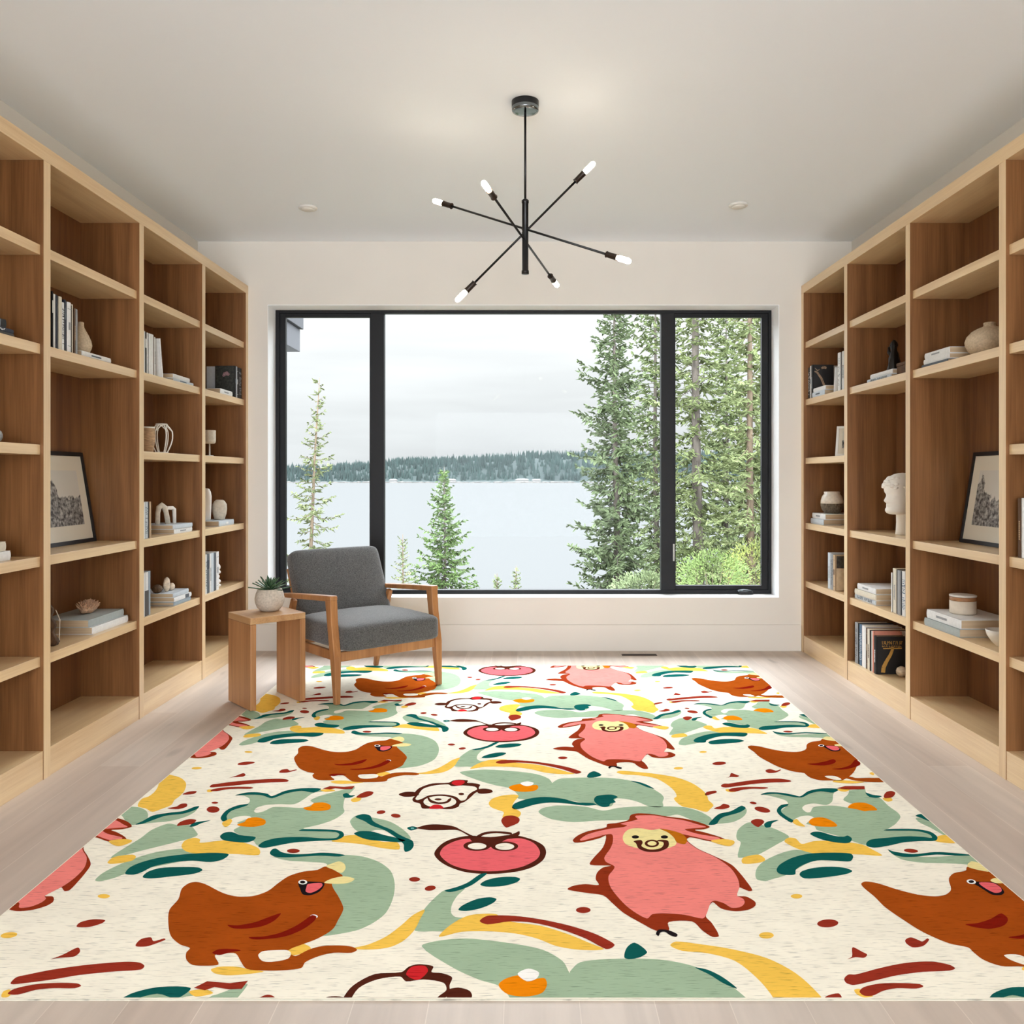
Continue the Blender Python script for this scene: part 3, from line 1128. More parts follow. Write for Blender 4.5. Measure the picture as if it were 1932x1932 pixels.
def book(label, s, t, d, h, col, dd, y, z, flat=False, marks=None, group=None, yaw=0.0, lean=0.0, front=None):
    """s: side; spine stands dd behind the bookcase front; y: centre along the wall; marks: (style, colour)"""
    x = s * (XF + dd)
    root = thing('book', label, 'book', (x, y, z + 0.0006), group=group)
    root.rotation_euler = (lean * -s if False else 0, 0, -s * PI / 2 + yaw)
    if lean:
        # lean towards the viewer (-Y): rotate about the axis pointing out of the shelf
        root.rotation_euler = (Matrix.Rotation(lean, 3, 'X') @ Matrix.Rotation(-s * PI / 2 + yaw, 3, 'Z')).to_euler()
    c = 0.0026 if t > 0.012 else 0.0016

    def tf(u, v, w):
        return (u - t / 2, v, w) if not flat else (w - h / 2, v, u)

    def bx3(mb, u0, u1, v0, v1, w0, w1, mi=0):
        p, q = tf(u0, v0, w0), tf(u1, v1, w1)
        mb.box(min(p[0], q[0]), max(p[0], q[0]), min(p[1], q[1]), max(p[1], q[1]), min(p[2], q[2]), max(p[2], q[2]), mi)
    cv = MB()
    bx3(cv, 0, c, 0.002, d, 0, h)
    bx3(cv, t - c, t, 0.002, d, 0, h)
    # gently rounded spine
    N = 6
    for k in range(N):
        u0, u1 = t * k / N, t * (k + 1) / N
        b0 = 0.0035 * (1 - abs(2 * (k + .5) / N - 1) ** 2.2)
        bx3(cv, u0, u1, 0.0035 - b0 - 0.0015, 0.0045, 0, h)
    mats = [BM[col]]
    if marks:
        st, mc = marks
        mats.append(BM[mc])
        rr = random.Random(len(label) * 31 + int(h * 1e4))

        def mk(u0, u1, w0, w1):
            bx3(cv, u0, u1, -0.0024, -0.0012, w0, w1, 1)
        if st == 'letters':       # a column of letter-like strokes along the spine
            w = h * 0.14
            while w < h * 0.84:
                g = rr.uniform(.004, .010)
                a = rr.choice((.22, .22, .35))
                mk(t * a, t * rr.choice((.78, .78, .6)), w, w + g * .45)
                if rr.random() < .6:
                    q = rr.choice((.24, .66))
                    mk(t * q, t * (q + .12), w + g * .45, w + g)
                w += g + rr.uniform(.0015, .005)
                if rr.random() < .1:
                    w += .012
        elif st == 'bands':
            for q in (0.12, 0.86):
                mk(t * .06, t * .94, h * q, h * q + .0022)
            mk(t * .3, t * .7, h * .45, h * .6)
        elif st == 'label':
            mk(t * .1, t * .9, h * .62, h * .84)
        elif st == 'title':
            w = h * .3
            while w < h * .62:
                g = rr.uniform(.003, .007)
                mk(t * .38, t * .64, w, w + g)
                w += g + .0022
        elif st == 'half':
            mk(t * .0 + .0003, t - .0003, 0.001, h * .58)
    cv.build('cover', mats, root, weld=False)
    pg = MB()
    bx3(pg, c + .0002, t - c - .0002, 0.0048, d - 0.004, 0.003, h - 0.003)
    pg.build('pages', M_page if flat else M_page_up, root)
    return root, tf, bx3


def row(s, z, y0, items, group, dd=0.028):
    """upright books side by side from y0 away from the viewer: (t, h, d, colour, marks, label)"""
    y = y0
    out = []
    for (t, h, d, col, mk, lb) in items:
        out.append(book(lb, s, t, d, h, col, dd + (out and 0.002 * (len(out) % 3) or 0), y + t / 2, z, marks=mk, group=group))
        y += t + 0.0008
    return out


LT = 'on the second shelf of the left bookcase'
row(-1, LV['b'], 3.690, [
    (.012, .246, .19, 'black', ('label', 'white'), 'thin black book with pale label, leftmost in the row beside the teardrop vase'),
    (.020, .238, .19, 'white', None, 'plain white book between two dark ones, second left of the vase row'),
    (.021, .239, .20, 'navy', None, 'plain navy book, third from the left in the row beside the teardrop vase'),
    (.026, .236, .19, 'cream', None, 'plain cream book left of the black lettered spine in the vase row'),
    (.022, .216, .17, 'white', ('letters', 'black'), 'white book with heavy black spine lettering in the vase row'),
    (.019, .232, .19, 'navy', ('label', 'slate'), 'navy book right of the black lettered spine in the vase row'),
    (.032, .226, .19, 'white', ('bands', 'grey'), 'thick off white book with grey bands in the vase row'),
    (.009, .216, .18, 'black', None, 'very thin black book near the right end of the vase row'),
    (.014, .223, .18, 'cream', None, 'thin cream book third from the right end of the vase row'),
    (.013, .208, .17, 'brown', ('title', 'tan'), 'narrow brown book second from the right end of the vase row'),
    (.022, .208, .18, 'grey', None, 'pale grey book at the right end of its row, touching the teardrop vase'),
], 'upright books beside the teardrop vase')
book('white flat book under the teardrop vase, dark lettering along its spine', -1, .026, .20, .27, 'white', .030, 4.085, LV['b'], True, ('title', 'slate'))
row(-1, LV['b'], 4.545, [
    (.054, .226, .18, 'white', None, 'pale book mostly hidden at the left of the row with the leaning book'),
    (.022, .224, .18, 'black', ('label', 'white'), 'dark book with a white mark on its foot, beside the thick white one'),
    (.020, .225, .18, 'white', None, 'slim white book just left of the thick white one'),
    (.058, .224, .19, 'white', None, 'thickest white book in the row with the leaning book'),
    (.012, .218, .18, 'brown', None, 'thin brown book right of the thickest white one'),
    (.021, .216, .18, 'white', ('title', 'grey'), 'white book just left of the leaning white one'),
], 'upright books beside the leaning white book')
book('thin white book leaning against the upright row', -1, .014, .18, .222, 'white', .030, 4.828, LV['b'], marks=('title', 'grey'), lean=0.18)
book('pale blue flat book under another, right of the leaning white book', -1, .018, .20, .29, 'lightblue', .030, 5.125, LV['b'], True, ('title', 'slate'))
book('white flat book on the pale blue one, right of the leaning white book', -1, .024, .20, .26, 'white', .034, 5.105, LV['b'] + .0188, True, None, yaw=.03)
rl_ = row(-1, LV['b'], 6.020, [
    (.030, .226, .140, 'black', ('bands', 'slate'), 'black book whose dark flowery front cover faces the room'),
    (.024, .225, .21, 'lightblue', None, 'pale blue book right of the dark flowery cover'),
    (.020, .225, .21, 'dgrey', ('bands', 'white'), 'dark grey book with white bands right of the pale blue one'),
    (.068, .222, .21, 'black', ('letters', 'grey'), 'thick black book with grey lettering in the far end compartment'),
], 'dark books in the far compartment of the left bookcase')
fl = MB()
fl.box(-.0156, -.0153, .006, .134, .004, .222)
fl.build('cover_picture', mat('cover_photo_garden', (40, 42, 36), 0.5, noise=((70, 70, 70), 0.85, 4)), rl_[0][0])
fl = MB()
fl.tube([(-.0158, .040 + .0, .160), (-.0160, .056, .172), (-.0158, .074, .166), (-.0158, .084, .150)], [.008, .016, .014, .006], 8)
for q_ in fl.v[:]:
    pass
fl.v = [(-.0157 - (0.0004 if i_ % 2 else 0), y_, z_) for i_, (x_, y_, z_) in enumerate(fl.v)]
fl.build('cover_flower', mat('cover_flower_mauve', (140, 108, 112), 0.6, noise=((120, 120, 120), 0.5, 3)), rl_[0][0], weld=False)
book('slanting white flat book with brown page edges, before the dark flowery cover', -1, .036, .23, .245, 'white', .030, 5.860, LV['b'], True, ('title', 'grey'), yaw=.02)
# left, fourth shelf
row(-1, LV['d'], 4.545, [
    (.052, .198, .18, 'white', None, 'white book half hidden left of the lettered blue grey one'),
    (.040, .200, .18, 'lightblue', ('letters', 'slate'), 'pale blue book with slate lettering left of the arch sculpture'),
    (.012, .198, .18, 'dgrey', None, 'thin dark book between the pale blue and the tan one'),
    (.022, .199, .18, 'tan', None, 'tan book at the right end of the row, beside the arch sculpture stack'),
], 'upright books beside the white arch sculpture')
book('white flat book at the bottom of the stack under the arch sculpture', -1, .027, .22, .262, 'white', .028, 5.115, LV['d'], True, ('title', 'grey'))
book('pale blue flat book directly under the white arch sculpture', -1, .025, .22, .27, 'lightblue', .024, 5.098, LV['d'] + .0278, True, None, yaw=-.02)
book('pale blue flat book under the two white vases', -1, .036, .22, .285, 'lightblue', .030, 5.862, LV['d'], True, ('bands', 'white'))
# left, fifth shelf
row(-1, LV['e'], 4.545, [
    (.050, .236, .19, 'white', None, 'white book half hidden at the left end beside the shells'),
    (.046, .238, .19, 'white', ('half', 'dgrey'), 'white topped book with charcoal lower spine beside the shells'),
    (.030, .240, .19, 'bluegrey', None, 'blue grey book nearest the shells'),
], 'upright books beside the shells')
book('grey flat book at the bottom of the stack under the shells', -1, .022, .23, .245, 'bluegrey', .026, 5.095, LV['e'], True, None)
book('white flat book with a dark mark, middle of the stack under the shells', -1, .026, .23, .25, 'white', .024, 5.10, LV['e'] + .0228, True, ('label', 'slate'))
book('pale blue flat book on top of the stack, directly under the shells', -1, .024, .22, .24, 'lightblue', .030, 5.085, LV['e'] + .0496, True, None, yaw=.03)
row(-1, LV['e'], 5.420, [
    (.050, .250, .20, 'white', None, 'white book hidden at the left of the row beside the white rock ornament'),
    (.028, .255, .20, 'white', ('letters', 'black'), 'white book with black lettering, left in the row by the rock ornament'),
    (.040, .255, .20, 'slate', ('label', 'navy'), 'slate book with navy label in the row by the rock ornament'),
    (.030, .254, .20, 'white', ('title', 'slate'), 'white book with small slate title in the row by the rock ornament'),
    (.048, .256, .20, 'lightblue', None, 'wide pale blue book in the row by the rock ornament'),
    (.040, .252, .20, 'slate', None, 'plain slate book in the row by the rock ornament'),
    (.046, .255, .20, 'white', ('bands', 'grey'), 'white book at the right end, touching the white rock ornament'),
], 'upright books beside the white rock ornament')
# left bay one, fifth shelf; near bay
book('white flat book at the bottom, under the grey blue one with the dried coral', -1, .035, .24, .36, 'white', .044, 4.252, LV['e'], True, None)
book('grey blue flat book directly under the dried coral', -1, .036, .24, .35, 'sagegrey', .056, 4.235, LV['e'] + .0358, True, None)
book('dark grey flat book at the bottom of the dark stack at the left picture edge', -1, .013, .22, .34, 'dgrey', .030, 3.250, LV['b'], True, None)
book('navy flat book with white lettering in the dark stack at the left picture edge', -1, .016, .22, .34, 'navy', .030, 3.248, LV['b'] + .0138, True, ('letters', 'white'))
book('black marbled book on top of the dark stack at the left picture edge', -1, .034, .20, .26, 'black', .040, 3.255, LV['b'] + .0306, True, ('label', 'bluegrey'))
book('white flat book at the bottom of the pale pair at the left picture edge', -1, .038, .22, .30, 'white', .050, 3.280, LV['d'], True, ('title', 'grey'))
book('cream flat book on top of the pale pair at the left picture edge', -1, .038, .21, .28, 'cream', .052, 3.262, LV['d'] + .0388, True, None)

# right bookcase -----------------------------------------------------
rr_ = row(1, LV['b'], 6.060, [
    (.032, .238, .150, 'black', ('title', 'bluegrey'), 'black book whose dark cover with a brown branch faces the room'),
    (.030, .236, .22, 'white', ('bands', 'bluegrey'), 'white book between the dark branch cover and the lettered spine'),
    (.048, .228, .22, 'dgrey', ('letters', 'white'), 'dark book with white lettering at the far end of the right bookcase'),
], 'upright books at the far end of the right bookcase')
fl = MB()
for (pa_, w_) in (([(.012, .190), (.030, .186), (.062, .140), (.086, .080), (.100, .056)], [.008, .014, .016, .016, .014]),
                  ([(.062, .212), (.080, .220), (.098, .214)], [.012, .020, .014]), ([(.016, .214), (.034, .196), (.050, .206)], [.004, .006, .004])):
    P_ = [Vector((.0163, a_, b_)) for a_, b_ in pa_]
    for i_ in range(len(P_) - 1):
        d_ = (P_[i_ + 1] - P_[i_]).normalized()
        n_ = Vector((0, -d_.z, d_.y))
        fl.add([P_[i_] - n_ * w_[i_] / 2, P_[i_] + n_ * w_[i_] / 2, P_[i_ + 1] + n_ * w_[i_ + 1] / 2, P_[i_ + 1] - n_ * w_[i_ + 1] / 2], [(0, 1, 2, 3)])
fl.build('cover_picture', mat('cover_branch_brown', (150, 124, 100), 0.6, noise=((90, 90, 90), 0.4, 3)), rr_[0][0], weld=False)
book('white flat book at the bottom of the pair before the dark branch cover', 1, .036, .20, .24, 'lightblue', .022, 5.930, LV['b'], True, ('title', 'slate'))
book('white flat book on top of the pair before the dark branch cover', 1, .028, .20, .24, 'white', .028, 5.925, LV['b'] + .0368, True, None)
row(1, LV['b'], 5.412, [
    (.050, .252, .19, 'white', None, 'tall white book beside the upright, behind the leaning pale slab'),
    (.045, .250, .19, 'white', ('title', 'dgrey'), 'tall white book with dark title, left of the other tall white one'),
    (.018, .248, .19, 'dgrey', None, 'slim dark grey book beside the tall white books'),
    (.050, .250, .19, 'white', ('letters', 'grey'), 'tall pale book with grey lettering next to the leaning slab'),
], 'tall white books in the far compartment of the right bookcase')
book('small thin white book leaning on the tall white books', 1, .014, .16, .165, 'white', .030, 5.650, LV['b'], lean=0.16)
book('pale blue flat book at the bottom under the glazed jar', 1, .038, .24, .26, 'lightblue', .040, 6.005, LV['d'], True, None)
book('white flat book directly under the glazed jar', 1, .038, .24, .26, 'white', .046, 5.990, LV['d'] + .0388, True, ('title', 'grey'))
r_ = row(1, LV['e'], 5.620, [
    (.040, .236, .22, 'tan', ('bands', 'brown'), 'book whose cream cover with a dark photograph faces the room'),
    (.056, .240, .22, 'grey', ('letters', 'slate'), 'grey book with speckled spine in the far compartment, fifth shelf'),
    (.052, .243, .22, 'lightblue', ('title', 'grey'), 'pale blue book at the left end of its trio, fifth shelf far compartment'),
], 'upright books in the far compartment, fifth shelf of the right bookcase')
# the near cover of the first: dark photograph over a cream field
root, tf, bx3 = r_[0]
cvp = MB()
cvp.box(*[.0203, .0206], *[.008, .215], *[.150, .232])
cvp.build('cover_picture', mat('cover_photo_dark', (60, 56, 48), 0.6, noise=((50, 50, 50), 0.7, 4)), root)
cvp = MB()
cvp.box(*[.0203, .0206], *[.008, .215], *[.004, .149])
cvp.build('cover_picture', mat('cover_photo_sand', (206, 184, 150), 0.7, noise=((30, 30, 30), 0.16, 4)), root)
# second shelf, middle right compartment
book('pale blue flat book at the bottom of the pair under the dark figurine', 1, .020, .21, .33, 'lightblue', .034, 4.945, LV['b'], True, ('letters', 'slate'))
book('white flat book on top of the pair under the dark figurine', 1, .026, .21, .30, 'white', .040, 4.928, LV['b'] + .0208, True, None)
# fifth shelf, middle right compartment
book('bottom flat book with blue lettering in the stack of three', 1, .028, .23, .31, 'lightblue', .036, 5.150, LV['e'], True, ('letters', 'slate'))
book('cream flat book in the middle of the stack of three', 1, .034, .23, .30, 'cream', .030, 5.135, LV['e'] + .0288, True, None, yaw=.02)
book('white flat book on top of the stack of three', 1, .034, .23, .27, 'white', .036, 5.130, LV['e'] + .0636, True, ('title', 'grey'))
row(1, LV['e'], 4.524, [
    (.055, .246, .20, 'navy', ('letters', 'white'), 'navy book half hidden at the right end, beside the blue lettered one'),
    (.052, .244, .20, 'white', ('letters', 'blue'), 'white book with blue spine lettering, right of the stack of three'),
    (.010, .240, .20, 'navy', None, 'very thin navy book left of the blue lettered one'),
    (.040, .242, .20, 'grey', None, 'plain pale grey book between two thin dark ones'),
    (.016, .246, .20, 'dgrey', None, 'slim dark grey book right of the speckled cream one'),
    (.050, .246, .20, 'cream', ('title', 'grey'), 'speckled cream book in the row right of the stack of three'),
    (.012, .220, .19, 'white', None, 'short thin white book touching the stack of three'),
], 'upright books right of the stack of three')
# bottom shelf, middle right compartment
ZB_ = ZB - 0.0004
r_ = row(1, ZB_, 4.965, [
    (.034, .222, .170, 'black', ('title', 'white'), 'black book with a golden figure on its cover, bottom shelf'),
    (.026, .244, .164, 'salmon', None, 'salmon book showing above the black one with the golden figure'),
    (.018, .240, .20, 'white', None, 'thin white book left of the salmon one'),
    (.012, .242, .21, 'black', None, 'thin black book left of the thin white one, bottom shelf'),
    (.042, .244, .22, 'cream', ('title', 'brown'), 'cream book with small brown title, bottom shelf row'),
    (.018, .246, .20, 'brown', ('bands', 'tan'), 'brown book with tan bands, bottom shelf row'),
    (.056, .250, .22, 'white', None, 'thick plain off white book, bottom shelf row'),
    (.044, .250, .21, 'blue', ('letters', 'lightblue'), 'blue book with pale lettering, bottom shelf row'),
    (.018, .252, .21, 'black', None, 'slim black book left of the blue one, bottom shelf row'),
    (.046, .252, .20, 'grey', ('letters', 'slate'), 'grey book with slate lettering at the left end of the bottom row'),
], 'upright books on the bottom shelf of the right bookcase')
root, tf, bx3 = r_[0]
gold = MB()
xk = .0174


def stroke(mb, pts, w, x):
    P = [Vector((x, a, b)) for a, b in pts]
    for i in range(len(P) - 1):
        d = (P[i + 1] - P[i]).normalized()
        n = Vector((0, -d.z, d.y)) * (w[i] / 2)
        n2 = Vector((0, -d.z, d.y)) * (w[i + 1] / 2)
        mb.add([P[i] - n, P[i] + n, P[i + 1] + n2, P[i + 1] - n2], [(0, 1, 2, 3)])


stroke(gold, [(.040, .010), (.043, .040), (.060, .075), (.081, .110), (.092, .135), (.097, .158)], [.024, .024, .021, .019, .017, .016], xk)
stroke(gold, [(.040, .150), (.150, .152)], [.006, .008], xk)
rr = random.Random(9)
for (zz, hh) in ((.163, .010), (.184, .020)):
    a = .036
    while a < .148:
        w_ = rr.uniform(.004, .010)
        stroke(gold, [(a, zz - hh / 2), (a + rr.uniform(-.003, .006), zz + hh / 2)], [.0028, .0028], xk)
        if rr.random() < .6:
            stroke(gold, [(a, zz + rr.choice((-.4, 0, .4)) * hh), (a + w_, zz + rr.choice((-.4, 0, .4)) * hh)], [.0028, .0028], xk)
        a += w_ + .003
gold.build('cover_lettering', BM['gold'], root, weld=False)
# second shelf, nearest full right compartment
book('slate flat book at the bottom of the stack beside the round vase', 1, .016, .22, .27, 'slate', .034, 4.275, LV['b'], True, None)
book('white flat book in the middle of the stack beside the round vase', 1, .026, .22, .26, 'white', .038, 4.265, LV['b'] + .0168, True, None)
book('white flat book with faint lettering on top, beside the round vase', 1, .030, .22, .25, 'white', .040, 4.262, LV['b'] + .0436, True, ('title', 'grey'))
# fifth shelf, nearest full right compartment
book('grey green flat book at the bottom of the pair under the lidded jar', 1, .038, .25, .345, 'sagegrey', .018, 4.172, LV['e'], True, None)
book('large white flat book directly under the lidded jar', 1, .043, .26, .335, 'white', .026, 4.168, LV['e'] + .0388, True, ('title', 'grey'))
# right picture edge
row(1, LV['d'], 3.275, [
    (.050, .246, .21, 'white', None, 'white book hidden at the near end, right picture edge'),
    (.045, .244, .21, 'grey', ('title', 'navy'), 'grey book with navy title, right picture edge'),
    (.045, .240, .21, 'white', ('letters', 'navy'), 'white book with navy lettering, right picture edge'),
    (.036, .242, .21, 'navy', ('label', 'white'), 'navy book with white label, right picture edge'),
    (.030, .245, .21, 'cream', ('letters', 'black'), 'cream book with black lettering, right picture edge'),
    (.010, .246, .21, 'black', None, 'thin black book, right picture edge'),
    (.018, .248, .21, 'white', None, 'thin white book, right picture edge'),
    (.030, .246, .21, 'brown', ('title', 'tan'), 'brown book with dotted spine at the far end, right picture edge'),
], 'upright books at the right picture edge')

# ------------------------------------------------------------------ ornaments
M_clay = mat('beige_speckled_clay', (196, 176, 148), 0.8, noise=((110, 110, 110), 0.16, 4), bump=((160, 160, 160), 0.25, 0.002))
M_clay2 = mat('pale_rough_clay', (206, 196, 178), 0.8, noise=((60, 60, 60), 0.12, 4), bump=((90, 90, 90), 0.3, 0.003))
M_plaster = mat('white_plaster', (236, 230, 220), 0.7, bump=((60, 60, 60), 0.25, 0.003))
M_whitegl = mat('white_glaze', (232, 228, 218), 0.3)
M_wicker = mat('woven_wicker', (182, 150, 116), 0.85, noise=((30, 30, 160), 0.3, 2), bump=((40, 40, 220), 0.5, 0.003))


def pos(s, dd, y, z):
    return (s * (XF + dd), y, z + 0.0006)


v = thing('vase', 'teardrop beige clay vase with narrow neck, standing on a flat book', 'vase', pos(-1, .105, 4.078, LV['b'] + .0262))
MB().lathe([(.026, 0), (.037, .006), (.047, .028), (.050, .044), (.046, .066), (.035, .092), (.023, .114), (.0155, .130), (.014, .145), (.0145, .153), (.011, .156), (.009, .148)], 32).build('vase_body', M_clay, v)
v = thing('vase', 'tapered wicker beaker with pale rim, left of the white wire lantern', 'vase', pos(-1, .12, 4.820, LV['c']))
MB().lathe([(.032, 0), (.036, .004), (.044, .060), (.046, .110), (.044, .140)], 32).build('vase_body', M_wicker, v)
MB().lathe([(.0445, .138), (.045, .146), (.041, .147), (.040, .138), (.038, .05)], 32).build('vase_rim', M_whitegl, v)
v = thing('lantern', 'white openwork lantern of bent ribs on the third shelf', 'lantern', pos(-1, .10, 4.975, LV['c']))
m_ = MB()
for k in range(6):
    a = k * PI / 3 + .3
    pts = []
    for q in range(9):
        s_ = q / 8
        r = .030 + .030 * math.sin(min(1, s_ * 1.05) * PI * .80) - .022 * max(0, s_ - .8) * 5
        pts.append((r * math.cos(a), r * math.sin(a), .004 + .166 * s_))
    m_.tube(pts, .0038, 6)
    a2 = a + PI / 6
    m_.tube([(pts[6][0], pts[6][1], pts[6][2]), (.030 * math.cos(a2), .030 * math.sin(a2), .160), (.030 * math.cos(a + PI / 3) * 0.9, .030 * math.sin(a + PI / 3) * 0.9, .166)], .003, 6)
m_.build('ribs', M_whitegl, v, weld=False)
m_ = MB()
for (r, z) in ((.034, .004), (.030, .170)):
    m_.tube([(r * math.cos(2 * PI * k / 20), r * math.sin(2 * PI * k / 20), z) for k in range(21)], .004, 6, cap=False)
m_.build('ring', M_whitegl, v, weld=False)
v = thing('candle_holder', 'pale cylinder cup on a thin stem at the far left end', 'candle holder', pos(-1, .105, 5.745, LV['c']))
MB().lathe([(.026, 0), (.028, .003), (.026, .006), (.005, .009), (.0045, .086)], 24).build('stem', M_whitegl, v)
MB().lathe([(.0046, .086), (.030, .087), (.038, .094), (.040, .110), (.040, .176), (.036, .178), (.035, .165), (.034, .12)], 28).build('cup', M_clay2, v)
v = thing('vase', 'tall narrow white vase beside the round one, far left end', 'vase', pos(-1, .150, 5.800, LV['d'] + .037))
MB().lathe([(.022, 0), (.030, .004), (.034, .06), (.038, .12), (.038, .165), (.032, .195), (.022, .214), (.012, .220), (.010, .21)], 28,
           wob=lambda a, z: 1 + .07 * math.cos(4 * a + z * 14)).build('vase_body', M_plaster, v)
v = thing('vase', 'round off white stoneware vase beside the tall narrow one', 'vase', pos(-1, .095, 5.905, LV['d'] + .037))
MB().lathe([(.026, 0), (.034, .003), (.045, .04), (.050, .075), (.047, .108), (.034, .130), (.022, .138), (.020, .136), (.018, .12)], 32).build('vase_body', M_clay2, v)
# arch sculpture
v = thing('arch_sculpture', 'white two piece arch sculpture on a pale blue book', 'sculpture', pos(-1, .11, 5.060, LV['d'] + .0534), math.radians(62))
m_ = MB()
m_.tube([(-.060, 0, 0.001), (-.058, 0, .07), (-.050, 0, .100), (-.030, 0, .112), (-.012, 0, .100), (.0, 0, .07), (.014, 0, 0.001)], [.014, .014, .016, .018, .016, .014, .015], 10)
m_.build('arch_leg', M_clay2, v)
m_ = MB()
m_.tube([(.020, .004, .03), (.005, .004, .085), (.015, .004, .096), (.050, .004, .094), (.060, .004, .088), (.064, .004, 0.001)], [.009, .010, .011, .012, .012, .010], 8)
m_.build('arch_leg', M_plaster, v)
# shells on the stack
M_shell = mat('pale_shell', (214, 196, 172), 0.55, noise=((50, 20, 90), 0.25, 3))
M_shell2 = mat('dark_cone', (92, 70, 48), 0.8, noise=((90, 90, 90), 0.45, 3))
z0 = LV['e'] + .0743
v = thing('seashell', 'upright ridged shell, taller one on the stack of pale books', 'shell', pos(-1, .10, 5.045, z0))
MB().blob((0, 0, .048), (.018, .027, .0478), 20, fn=lambda u: 1 + .10 * math.sin(12 * math.atan2(u.y, u.z + .01)) - .25 * max(0, u.z)).build('shell_body', M_shell, v)
v = thing('seashell', 'small rounded shell, lower one on the stack of pale books', 'shell', pos(-1, .10, 5.115, z0))
MB().blob((0, 0, .022), (.018, .022, .0218), 18, fn=lambda u: 1 + .08 * math.sin(10 * math.atan2(u.y, u.z + .01))).build('shell_body', M_shell, v)
v = thing('pine_cone', 'brown knobbly cone lying left of the shells on the stack', 'cone', pos(-1, .13, 4.985, z0))
MB().blob((0, 0, .024), (.028, .034, .0232), 22, fn=lambda u: 1 + .16 * math.sin(9 * math.atan2(u.y, u.x)) * math.sin(8 * u.z)).build('cone_body', M_shell2, v)
# white rock ornament
v = thing('rock_ornament', 'white cracked rock ornament at the right end of its book row', 'ornament', pos(-1, .075, 5.790, LV['e']))
R = random.Random(12)
m_ = MB()
zz = 0
for k in range(5):
    h_ = (.030, .028, .034, .030, .038)[k]
    m_.blob((R.uniform(-.004, .004), R.uniform(-.006, .006), zz + h_ / 2), (.028, .034, h_ * .62 if k else h_ * .5), 10, fn=lambda u, k=k: 1 + .14 * math.sin(5 * u.x + k * 2) * math.cos(4 * u.y + k))
    zz += h_
m_.build('rock_body', M_plaster, v, weld=False)
# dried coral
M_coral = mat('dried_coral', (190, 152, 122), 0.9, noise=((80, 80, 80), 0.4, 3))
v = thing('dried_coral', 'spiky tan dried coral lying on a grey blue book', 'coral', pos(-1, .165, 4.262, LV['e'] + .0724))
m_ = MB()
m_.blob((0, 0, .024), (.034, .062, .0235), 16, fn=lambda u: 1 + .1 * math.sin(7 * u.y + 3 * u.x))
R = random.Random(3)
for k in range(190):
    a, e = R.uniform(0, 2 * PI), R.uniform(.15, 1.5)
    d = Vector((math.cos(a) * math.cos(e), math.sin(a) * math.cos(e), math.sin(e)))
    p = Vector((d.x * .032, d.y * .060, .022 + d.z * .022))
    d2 = (d + Vector((R.uniform(-.2, .2), R.uniform(-.2, .3), .5))).normalized()
    m_.tube([p, p + d2 * R.uniform(.014, .030)], [.0034, .0014], 4)
m_.build('coral_body', M_coral, v, weld=False)
# bark slab bookend tied with cord
M_barkslab = mat('dark_bark_slab', (84, 62, 44), 0.95, noise=((40, 40, 12), 0.4, 4), bump=((60, 60, 14), 0.7, 0.006))
v = thing('bark_slab', 'dark bark slab tied with pale cord, left of the book stack with coral', 'ornament', pos(-1, .128, 3.810, LV['e']), math.radians(4))
m_ = MB()
vs, fs = [], []
N = 12
for i in range(N + 1):
    z = .182 * i / N
    wv = .050 - .0016 * i + .008 * math.sin(i * 1.3)
    tk = .016 - .0005 * i + .003 * math.sin(i * 2.1)
    yo = .004 * math.sin(i * .9) - .010 * (i / N) ** 3
    vs += [(-wv, -tk + yo, z), (0, -tk * 1.3 + yo, z), (wv, -tk + yo, z), (wv * 1.05, tk + yo, z), (0, tk * 1.25 + yo, z), (-wv, tk + yo, z)]
for i in range(N):
    for k in range(6):
        fs.append((i * 6 + k, i * 6 + (k + 1) % 6, i * 6 + 6 + (k + 1) % 6, i * 6 + 6 + k))
fs += [(5, 4, 3, 2, 1, 0), tuple(N * 6 + k for k in range(6))]
m_.add(vs, fs, 0, True)
m_.build('slab_body', M_barkslab, v)
m_ = MB()
m_.tube([(.054, -.01, .16), (.056, .014, .125), (.058, .020, .110), (.057, .017, .06), (.055, .018, .006)], .0022, 6)
m_.tube([(.058, .020, .110), (.040, .048, .124), (.020, .075, .130)], .0014, 6)
m_.tube([(.057, .016, .116), (.060, .022, .110), (.057, .024, .104), (.055, .016, .108), (.057, .016, .116)], .0018, 6)
m_.build('cord', mat('pale_cord', (206, 198, 184), 0.9), v, weld=False)
v = thing('pebble_ornament', 'small grey pebble ornament at the left picture edge, third shelf', 'ornament', pos(-1, .07, 3.368, LV['c']))
MB().blob((0, 0, .026), (.022, .026, .0258), 14, fn=lambda u: 1 + .08 * math.sin(6 * u.y)).build('pebble_body', mat('grey_pebble', (150, 154, 156), 0.6, noise=((60, 60, 60), 0.3, 3)), v)

